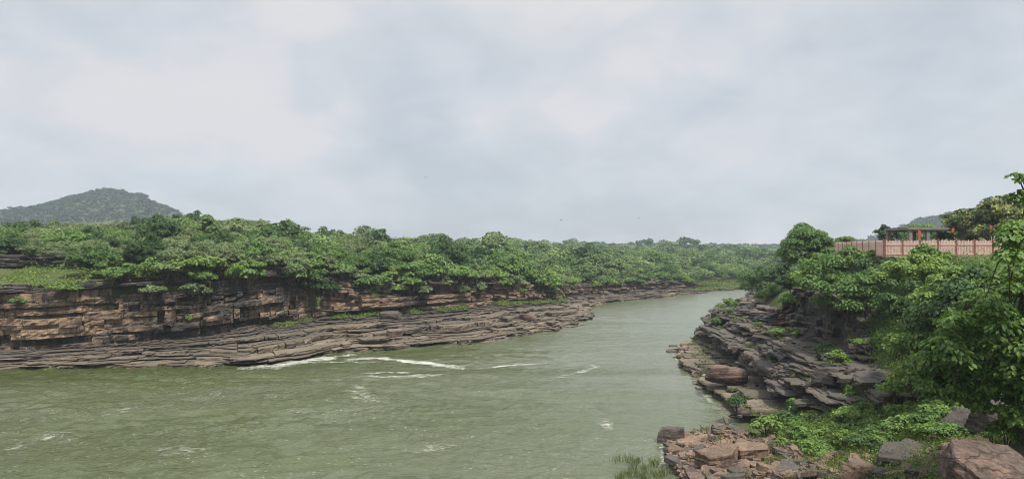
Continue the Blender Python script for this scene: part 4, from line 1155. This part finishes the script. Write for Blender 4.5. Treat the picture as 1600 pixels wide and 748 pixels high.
SH_R = [(1151, 640, 1.0, 1.7, 1.7, 'dark', 'round dark shrub alone on the low shelf by the river'), (1228, 668, None, 2.0, 1.5, 'dark', 'dark leafy shrub at the foot of the ledges nearest the shelf'),
    (1255, 662, None, 2.4, 2.0, 'mid', 'leafy shrub against the black ledge face left of the bright shrubs'), (1285, 664, None, 2.2, 1.6, 'light', 'bright shrub right of the leafy shrub at the ledge foot'),
    (1262, 684, None, 1.8, 1.1, 'light', 'bright low shrub in front of the leafy ledge foot shrub'), (1300, 690, None, 1.9, 1.2, 'light', 'yellow-green shrub in the middle of the near slope'),
    (1333, 662, None, 1.8, 1.3, 'mid', 'shrub beside the small brown boulder at the ledge foot'), (1358, 668, None, 2.0, 1.2, 'mid', 'shrub just left of the smooth reddish boulder'),
    (1440, 662, None, 2.0, 1.1, 'light', 'bright spreading shrub right of the smooth reddish boulder'), (1452, 684, None, 1.2, 1.2, 'dark', 'compact dark shrub in front of the bright spreading shrub'),
    (1478, 668, None, 1.9, 1.2, 'light', 'bright shrub below the drooping leaves of the near tree'), (1378, 690, None, 1.3, .9, 'mid', 'low shrub in front of the smooth reddish boulder'),
    (1355, 705, None, 1.3, 1.0, 'light', 'bright shrub behind the orange wedge boulder'), (1398, 622, 4.3, 2.0, 1.6, 'light', 'bright shrub at the top end of the two massive dark blocks'),
    (1427, 612, 5.0, 2.2, 1.8, 'light', 'yellow-green shrub under the left tip of the near tree'), (1300, 556, 4.4, 2.4, 1.5, 'mid', 'leafy shrub at the foot of the leaning dark slab'),
    (1322, 580, 4.2, 1.3, 1.6, 'light', 'feathery pale shrub between the leaning slab and the massive blocks'), (1332, 628, 3.0, 1.2, 1.6, 'light', 'thin bright shrub rooted in front of the massive dark blocks'),
    (1352, 545, 5.6, 2.4, 1.4, 'light', 'bright shrub on the shaded slope under the wide leafy tree'), (1382, 548, 5.8, 2.4, 1.6, 'light', 'bright shrub on the slope right of the wide leafy tree'),
    (1405, 560, 5.8, 2.2, 1.5, 'mid', 'shrub on the slope left of the near tree'), (1390, 512, 7.0, 2.4, 1.3, 'light', 'bright shrub in front of the dark hollow'),
    (1360, 520, 6.4, 2.6, 1.2, 'mid', 'low shrub beneath the wide leafy tree'), (1432, 470, 8.2, 2.4, 1.4, 'light', 'bright shrub catching light above the dark hollow'),
    (1530, 612, None, 1.8, 1.6, 'light', 'bright fern-like shrub under the near tree'), (1490, 640, None, 1.7, 1.3, 'mid', 'shrub at the trunk side of the near tree'),
    (1400, 722, None, .9, .9, 'mid', 'small leafy plant between the dark flat slab and the pink boulder'), (1355, 745, None, .8, .6, 'mid', 'tiny plant in front of the orange wedge boulder'),
    (1530, 706, None, .6, .5, 'light', 'tuft growing on top of the largest pink boulder'), (1600, 520, 8.5, 3.0, 2.5, 'dark', 'dark shrub at the right edge beneath the near tree crown'),
    (1448, 728, None, .8, .7, 'light', 'leafy weed left of the largest pink boulder'), (1120, 655, None, .7, .6, 'light', 'small weed at the back of the rubble point')]
for px, py, z, w, h, kd, label in SH_R:
    p = at_ground(px, py, z)
    if np.isfinite(p).all(): shrub(p - [0, 0, .1], w, h, kd, label)
for q, (px, py, w, h, label) in enumerate([(1572, 702, 1.3, 1.2, 'bright broad-leaved shrub standing behind the largest pink boulder'), (1602, 694, 1.6, 1.7, 'taller broad-leaved shrub at the right edge of the picture'),
                                           (1548, 694, .8, .7, 'small broad-leaved shrub left of the bright corner shrubs')]):
    p = at_ground(px, py); shrub(p, w, h, 'light', label, True)
g = np.random.default_rng(89)
for q in range(46):
    k = int(g.integers(0, len(RYv)))
    if not 52 < RYv[k] < 125: continue
    u = g.choice([1.2, 3.2, 4.4]) * w_[k]; xy = R_foot[k] + RIN[k] * u; z = (z2[k] + .25) if u < 2 * w_[k] else z3[k] + .4
    kd = g.choice(['light', 'mid', 'dark'], p=[.5, .35, .15]); w = g.uniform(.7, 2.0)
    lab = f"{'small' if w < 1.3 else 'medium'} {KS[kd]} bush rooted on the dark right-hand ledges"
    shrub(np.array([xy[0], xy[1], z]), w, w * g.uniform(.6, .95), kd, lab, group='bushes: ' + lab)
g = np.random.default_rng(87)
for q, (px, py) in enumerate(sample_px(g, [(1195, 684), (1232, 660), (1330, 648), (1400, 632), (1500, 640), (1500, 690), (1400, 700), (1340, 725), (1270, 720), (1225, 700)], 92)):
    p = at_ground(px, py)
    if not np.isfinite(p).all(): continue
    kd = g.choice(['light', 'mid', 'dark'], p=[.55, .33, .12]); w = g.uniform(.7, 2.0)
    lab = f"{'small' if w < 1.2 else 'medium'} {KS[kd]} bush among the low herbs of the near right slope"
    shrub(p - [0, 0, .05], w, w * g.uniform(.65, 1.1), kd, lab, group='bushes: ' + lab)
# shrubs rooted in the far cliff
def on_cliff(px, py, inl=.2, z_hint=6.0):
    z = z_hint
    for _ in range(4):
        XY = L_base + LIN * inl
        pxs = 800 + F * XY[:, 0] / XY[:, 1]
        k = np.where((L_base[:, 1] < 175) & (XY[:, 0] < 30))[0]
        i = k[np.abs(pxs[k] - px).argmin()]
        d = ray(px, py); z = EYE + d[2] * XY[i, 1] / d[1]
    return np.array([XY[i, 0], XY[i, 1], z]), i
for px, py, w, h, kd, label in [(104, 462, 3.2, 2.0, 'light', 'bright shrub on the far left cliff top ledge'), (316, 470, 2.6, 2.4, 'grey', 'pale drooping grassy clump on the cliff face below the hill'),
    (358, 494, 1.3, 1.2, 'mid', 'small shrub in a crack low on the tall cliff'), (294, 507, 1.0, 1.4, 'light', 'small plant near the undercut foot of the tall cliff'),
    (484, 456, 3.8, 4.0, 'mid', 'leafy shrub hanging on the cliff face in the middle of the tall wall'), (584, 462, 4.6, 4.4, 'mid', 'large shrub clinging to the cliff where it steps down'),
    (614, 462, 3.2, 2.6, 'light', 'bright shrub right of the large clinging shrub'), (648, 432, 4.2, 3.0, 'mid', 'shrub on the step of the lowering cliff'), (518, 462, 2.2, 2.4, 'dark', 'dark shrub left of the large clinging shrub'),
    (590, 498, 2.2, 1.6, 'mid', 'shrub at the foot of the far cliff left of the grey boulder'), (632, 499, 2.0, 1.2, 'light', 'bright shrub right of the grey boulder on the far shelf'), (712, 440, 4.4, 3.0, 'mid', 'broad shrub on the top of the lower cliff'),
    (862, 462, 5.2, 4.2, 'mid', 'big shrub reaching down to the end of the far shelf'), (840, 452, 4.6, 3.4, 'light', 'bright shrub above the end of the far shelf'), (400, 425, 2.4, 2.0, 'light', 'bright yellow-green shrub on the brink of the tall cliff'),
    (30, 478, 1.6, 1.2, 'mid', 'small plant in the leftmost cliff face'), (792, 452, 3.0, 2.0, 'light', 'bright shrub on the low cliff left of the shelf end')]:
    p, i = on_cliff(px, py)
    shrub(p, w, h, kd, label)

g = np.random.default_rng(83)
pxT = 800 + F * L_top[:, 0] / L_top[:, 1]
kq = np.where((pxT > 165) & (pxT < 1080) & (L_top[:, 1] < 240))[0]
sel_k = kq[np.linspace(0, len(kq) - 1, 125).astype(int)]
for k in sel_k:
    k = int(np.clip(k + g.integers(-2, 3), 0, nL - 1)); dn = g.choice([0, 0, .25, .5]) * (L_zt[k] - L_zb[k]) * (1 if pxT[k] > 480 else .5)
    xy = L_top[k] + LIN[k] * (g.uniform(-.3, 1.2) if dn == 0 else -.9)
    kd = g.choice(['grey', 'mid', 'light', 'dark'], p=[.34, .36, .2, .1]); w = g.uniform(2.2, 4.4)
    zn = 'below the hill' if pxT[k] < 330 else 'over the tall cliff' if pxT[k] < 560 else 'over the lower middle cliff' if pxT[k] < 850 else 'towards the river bend'
    lab = f"{'low' if dn == 0 else 'hanging'} {KS[kd]} shrub on the far cliff {'edge' if dn == 0 else 'face'} {zn}"
    shrub(np.array([xy[0], xy[1], L_zt[k] - dn - .7]), w, w * g.uniform(.7, 1.0), kd, lab, group='shrubs: ' + lab)

# ------------------------------------------------------------------ herbs and grass
M_HERB = leaf_mat('herb_leaves', [(0.060, 0.105, 0.022), (0.110, 0.165, 0.032), (0.165, 0.220, 0.048)], .25)
M_GRASS = leaf_mat('grass_blades', [(0.075, 0.090, 0.030), (0.115, 0.145, 0.045), (0.170, 0.180, 0.075)], .2)
def herbs(name, P, seed, n_each, spread, hgt, L, label, mat=None):
    g = np.random.default_rng(seed); G = Geo()
    n = len(P) * n_each
    c = np.repeat(P, n_each, 0); sc = np.repeat(g.lognormal(0, .4, len(P)), n_each)
    d = g.normal(size=(n, 2)) * spread * sc[:, None]
    r = np.linalg.norm(d, axis=1) / (spread * sc + 1e-9)
    z = hgt * sc * np.exp(-r * r * .4) * g.uniform(.15, 1, n)
    p = c + np.concatenate([d, z[:, None]], 1)
    nrm = np.stack([d[:, 0], d[:, 1], np.full(n, .8) * spread], 1) / spread + g.normal(0, .5, (n, 3))
    s_ = g.uniform(.6, 1.3, n)
    leaves(G, g, p, nrm, L * s_, L * .7 * s_)
    tag(link(name, G.mesh(name, mat or M_HERB)), label, 'undergrowth', kind='stuff')
def grass(name, P, seed, n_each, spread, hgt, label, wd=.02):
    g = np.random.default_rng(seed); G = Geo()
    n = len(P) * n_each
    c = np.repeat(P, n_each, 0); sc = np.repeat(g.lognormal(0, .35, len(P)), n_each)
    b = c + np.concatenate([g.normal(size=(n, 2)) * spread * sc[:, None], np.full((n, 1), -.03)], 1)
    ln = g.normal(0, .35, (n, 2)) * hgt; h = hgt * sc * g.uniform(.5, 1.2, n)
    a = g.uniform(0, 6.28, n); w = np.stack([np.cos(a), np.sin(a), np.zeros(n)], 1) * wd
    mid = b + np.stack([ln[:, 0] * .35, ln[:, 1] * .35, h * .6], 1); tip = b + np.stack([ln[:, 0], ln[:, 1], h], 1)
    V = np.stack([b - w, b + w, mid + w * .8, mid - w * .8, tip], 1).reshape(-1, 3)
    o = np.arange(n)[:, None] * 5
    G.add(V, [o + np.array([[0, 1, 2, 3]]), o + np.array([[3, 2, 4]])])
    tag(link(name, G.mesh(name, M_GRASS)), label, 'grass', kind='stuff')
HERB_POLY = [(1345, 525), (1440, 505), (1500, 600), (1520, 650), (1470, 690), (1390, 700), (1310, 700), (1250, 690), (1195, 684), (1230, 662), (1330, 645), (1400, 625), (1345, 570)]
herbs('undergrowth', world_of(HERB_POLY, 3200, 51), 52, 60, .40, .75, .125, 'bright creeping herbs over the near right slope')
HERB2 = [(1230, 690), (1420, 690), (1520, 690), (1450, 760), (1290, 760)]
herbs('low_herbs', world_of(HERB2, 1000, 53), 54, 44, .32, .45, .10, 'low weeds between the boulders at the bottom right')
SLOPE2 = [(1230, 430), (1390, 410), (1640, 405), (1640, 640), (1500, 620), (1400, 600), (1340, 520), (1280, 470)]
herbs('bank_undergrowth', world_of(SLOPE2, 900, 55), 56, 60, .6, .8, .2, 'shaded undergrowth of the steep right bank', M_LEAF['mid'])
grass('grass', world_of([(1160, 672), (1230, 668), (1330, 690), (1400, 700), (1380, 760), (1240, 760), (1190, 730), (1165, 700)], 240, 57), 58, 24, .2, .34, 'thin green and straw grass among the rubble stones')
grass('rubble_grass', world_of(RUBBLE, 60, 59), 60, 30, .16, .38, 'sparse grass tufts between the rubble slabs')
g = np.random.default_rng(61)
gw = np.array([PZ(a + g.normal(0, 8), b + g.normal(0, 3), 0.0) for a, b in [(985, 742), (1000, 735), (1012, 738), (992, 724), (1020, 730), (1030, 745), (1005, 748), (970, 748), (1038, 738), (978, 722)] for _ in range(3)])
grass('water_grass', gw, 62, 26, .16, .5, 'dark grass tufts standing in the shallow water by the rubble point', .014)
# weeds in the cracks of the right-hand ledges, green lines on the far shelf and terrace
pts = []
for k in g.integers(0, len(RYv), 2400):
    Y = RYv[k]
    if Y < 55 or Y > 150: continue
    if g.random() < .45: u = g.uniform(.2, .95); xy = R_shore[k] * (1 - u) + R_foot[k] * u; z = .75 + .35 * u
    elif g.random() < .5: xy = R_foot[k] + RIN[k] * g.uniform(.6, 1.6) * w_[k]; z = z2[k] + .2
    else: xy = R_foot[k] + RIN[k] * g.uniform(2.4, 4.4) * w_[k]; z = z3[k] + .35
    if vnoise2(np.array([xy[0] / 2.5]), np.array([xy[1] / 2.5]), 8)[0] < .52: continue
    pts.append((xy[0], xy[1], z))
herbs('ledge_weeds', np.array(pts), 63, 34, .26, .34, .11, 'bright weeds rooted in the cracks of the right-hand rock ledges')
pts = []
for k in g.integers(0, nL, 1500):
    q = 800 + F * L_base[k, 0] / L_base[k, 1]
    if not (430 < q < 880) or L_base[k, 1] > 170: continue
    if vnoise2(np.array([L_base[k, 0] / 5.0]), np.array([L_base[k, 1] / 5.0]), 9)[0] < .42: continue
    u = g.uniform(-2.6, .2); xy = L_base[k] + LIN[k] * u
    pts.append((xy[0], xy[1], L_zb[k] * (1 + u * .02) + .1))
herbs('shelf_herbs', np.array(pts), 64, 40, .45, .45, .2, 'bright green line of herbs along the foot of the far cliff')
pts = []
for k in g.integers(0, nL, 9000):
    q = 800 + F * L_top[k, 0] / L_top[k, 1]
    u = g.uniform(1.0, 16.0); xy = L_top[k] + LIN[k] * u
    if -60 < q < 165: 
        if vnoise2(np.array([xy[0] / 4.0]), np.array([xy[1] / 2.5]), 12)[0] < .30: continue
    elif q < 900: 
        if u > 5 or g.random() < .55: continue
    else: continue
    pts.append((xy[0], xy[1]))
pts = np.array(pts); pts = np.concatenate([pts, np.maximum(land_h(pts), 5.0)[:, None]], 1)
herbs('cliff_top_herbs', pts, 65, 26, .5, .5, .24, 'bright herbs and low growth along the far cliff top')
# the green spit at the river bend
pts = []
for k in range(nL):
    q = 800 + F * L_shore[k, 0] / L_shore[k, 1]
    if q > 1088 and L_shore[k, 1] < 320:
        for _ in range(10):
            xy = L_shore[k] + LIN[k] * g.uniform(.8, 14); pts.append((xy[0], xy[1]))
pts = np.array(pts); pts = np.concatenate([pts, np.maximum(land_h(pts), .6)[:, None]], 1)
herbs('bend_meadow', pts, 66, 14, .9, .7, .5, 'smooth bright green growth on the far bank at the river bend')

# ------------------------------------------------------------------ foam on the river
m, t, out = new_mat('foam')
P_ = pos(t)
ed = attr(t, 'tone')          # 1 in the middle of a streak, 0 at its edges
fa = tnoise(t, vscale(t, P_, (0.45, 0.9, 0.0)), 1.0, 4, 0.6, 0.8); fb = tnoise(t, vscale(t, P_, (1.6, 2.2, 0.0)), 1.6, 5, 0.7, 0.4)
v_ = mathn(t, 'ADD', mathn(t, 'MULTIPLY', fa, .48), mathn(t, 'MULTIPLY', fb, .52))
v_ = mathn(t, 'ADD', v_, mathn(t, 'MULTIPLY', mathn(t, 'SUBTRACT', ed, 1.0), .32))
al = ramp(t, v_, [(0.32, (0, 0, 0)), (0.43, (.36, .36, .36)), (0.60, (.82, .82, .82))])
fp = principled(t, None, (0.55, 0.55, 0.47), .9, None, .2); ft = N(t, 'ShaderNodeBsdfTransparent'); fx = N(t, 'ShaderNodeMixShader')
t.links.new(al, fx.inputs[0]); t.links.new(ft.outputs[0], fx.inputs[1]); t.links.new(fp.outputs[0], fx.inputs[2]); t.links.new(fx.outputs[0], out.inputs[0]); M_FOAM = m
FO = [([(360, 579), (400, 576), (440, 570), (480, 565), (520, 560), (560, 553)], 1.9, 1.0), ([(470, 569), (510, 566), (548, 567), (610, 567)], .8, .75), ([(520, 566), (560, 561), (600, 561), (640, 564), (680, 569), (740, 578)], 1.3, 1.08),
      ([(640, 565), (690, 570), (745, 578)], 1.6, .7), ([(725, 578), (770, 573), (810, 570), (862, 566), (876, 571)], .9, .8), ([(860, 570), (900, 568), (924, 570), (942, 572), (920, 578), (890, 585), (840, 596)], .75, .62),
      ([(530, 593), (580, 590), (630, 590), (668, 587), (710, 584)], 1.3, .72), ([(560, 590), (566, 584), (580, 582), (620, 584), (660, 581)], .8, .7), ([(540, 600), (580, 622), (605, 634)], 2.4, .55), ([(936, 650), (950, 658), (960, 668), (952, 680)], 1.1, .62),
      ([(-20, 716), (40, 696), (90, 680), (145, 666)], 1.2, .48), ([(150, 658), (190, 646), (232, 638)], 1.2, .5), ([(60, 577), (100, 576), (135, 578)], .7, .75), ([(225, 702), (300, 705), (365, 699)], 1.6, .5), ([(450, 638), (485, 650)], 1.6, .5), ([(620, 712), (690, 696), (735, 688)], 1.4, .52),
      ([(1088, 600), (1106, 622), (1124, 642), (1136, 657)], .5, .6), ([(1036, 684), (1032, 705), (1040, 735)], .35, .6), ([(1046, 545), (1056, 562), (1078, 592)], .4, .55), ([(880, 512), (905, 507), (928, 500)], .7, .6)]
G = Geo()
for q, (line_px, wd, amt) in enumerate(FO):
    W = np.array([PZ(a, b, 0.0)[:2] for a, b in line_px]); W, _ = resample(np.concatenate([W, np.zeros((len(W), 1))], 1), .3)
    W = smooth_cols(W, 12)[:, :2]; n = len(W)
    tn = unit(np.gradient(W, axis=0)); nr = np.stack([-tn[:, 1], tn[:, 0]], 1)
    u = np.linspace(0, 1, n); half = wd * (.5 + .9 * vnoise2(u * n / 16.0, np.full(n, q * 3.3), 4))
    W = W + nr * (.5 * wd * (vnoise2(u * n / 9.0, np.full(n, q * 1.9), 6) - .5))[:, None]
    cr = np.linspace(-1, 1, 9)
    V = np.concatenate([W[:, None] + nr[:, None] * (half[:, None] * cr[None])[..., None], np.full((n, 9, 1), .035 + .003 * q)], 2)
    V[..., 2] += wave_at(V[..., 0], V[..., 1])
    V[..., 2] += .05 * np.maximum(0, 1 - np.abs(cr)) [None] * amt
    at_ = (1 - cr[None] ** 2) * (np.sin(np.pi * np.clip(u, 0, 1)) ** .4)[:, None] * amt
    i = np.arange(n - 1)[:, None] * 9; j = np.arange(8)[None]
    G.add(V.reshape(-1, 3), [np.stack([i + j, i + j + 1, i + j + 10, i + j + 9], -1).reshape(-1, 4)], at_.ravel())
tag(link('foam', G.mesh('foam', M_FOAM, True)), 'white foam streaks drifting on the green river', 'foam', kind='stuff')

# ------------------------------------------------------------------ birds
M_BIRD = flat_mat('dark_feathers', (0.03, 0.028, 0.026), .8, .1, 8)
for px, py, Y, rz, label in [(665, 277, 140, .4, 'tiny dark bird flying high above the middle of the river'), (877, 344, 160, 1.2, 'tiny dark bird low over the far forest, left of the other low bird'), (998, 341, 150, -.6, 'tiny dark bird low over the forest near the river bend')]:
    p = PY(px, py, Y)
    G = Geo()
    u = np.array([-.22, -.16, -.05, .08, .18, .24]); G.tube(np.stack([u * 0, u, u * .1], 1), [.012, .045, .06, .05, .035, .008], 8)
    body = G.mesh('bird', M_BIRD, True)
    b = link('bird', body, None, tuple(p)); b.rotation_euler = (0, 0, rz); tag(b, label, 'bird')
    for s in (-1, 1):
        G = Geo()
        Vw = np.array([[.03 * s, -.06, .02], [.03 * s, .1, .03], [.28 * s, .13, .12], [.30 * s, -.02, .11], [.55 * s, .0, .08]])
        G.add(Vw, [np.array([[0, 1, 2, 3]]), np.array([[3, 2, 4]])]); G.add(Vw + [0, 0, .012], [np.array([[3, 2, 1, 0]]), np.array([[4, 2, 3]])])
        link('wing', G.mesh('wing', M_BIRD), b)
    G = Geo(); G.add(np.array([[-.03, -.2, .0], [.03, -.2, .0], [.09, -.36, .0], [-.09, -.36, .0], [0, -.2, .015], [0, -.35, .012]]), [np.array([[0, 1, 2, 3], [0, 4, 5, 3], [4, 1, 2, 5]])])
    link('tail', G.mesh('tail', M_BIRD), b)


# ------------------------------------------------------------------ the air
m, t, out = new_mat('moist_air')
pv = N(t, 'ShaderNodeVolumePrincipled')
pv.inputs['Color'].default_value = (0.80, 0.90, 1.0, 1); pv.inputs['Density'].default_value = 0.00030
pv.inputs['Anisotropy'].default_value = 0.2
t.links.new(pv.outputs[0], out.inputs['Volume'])
G = Geo(); G.box((0, 620, 63), (2700, 1640, 136))
tag(link('haze', G.mesh('haze', m)), kind='stuff')
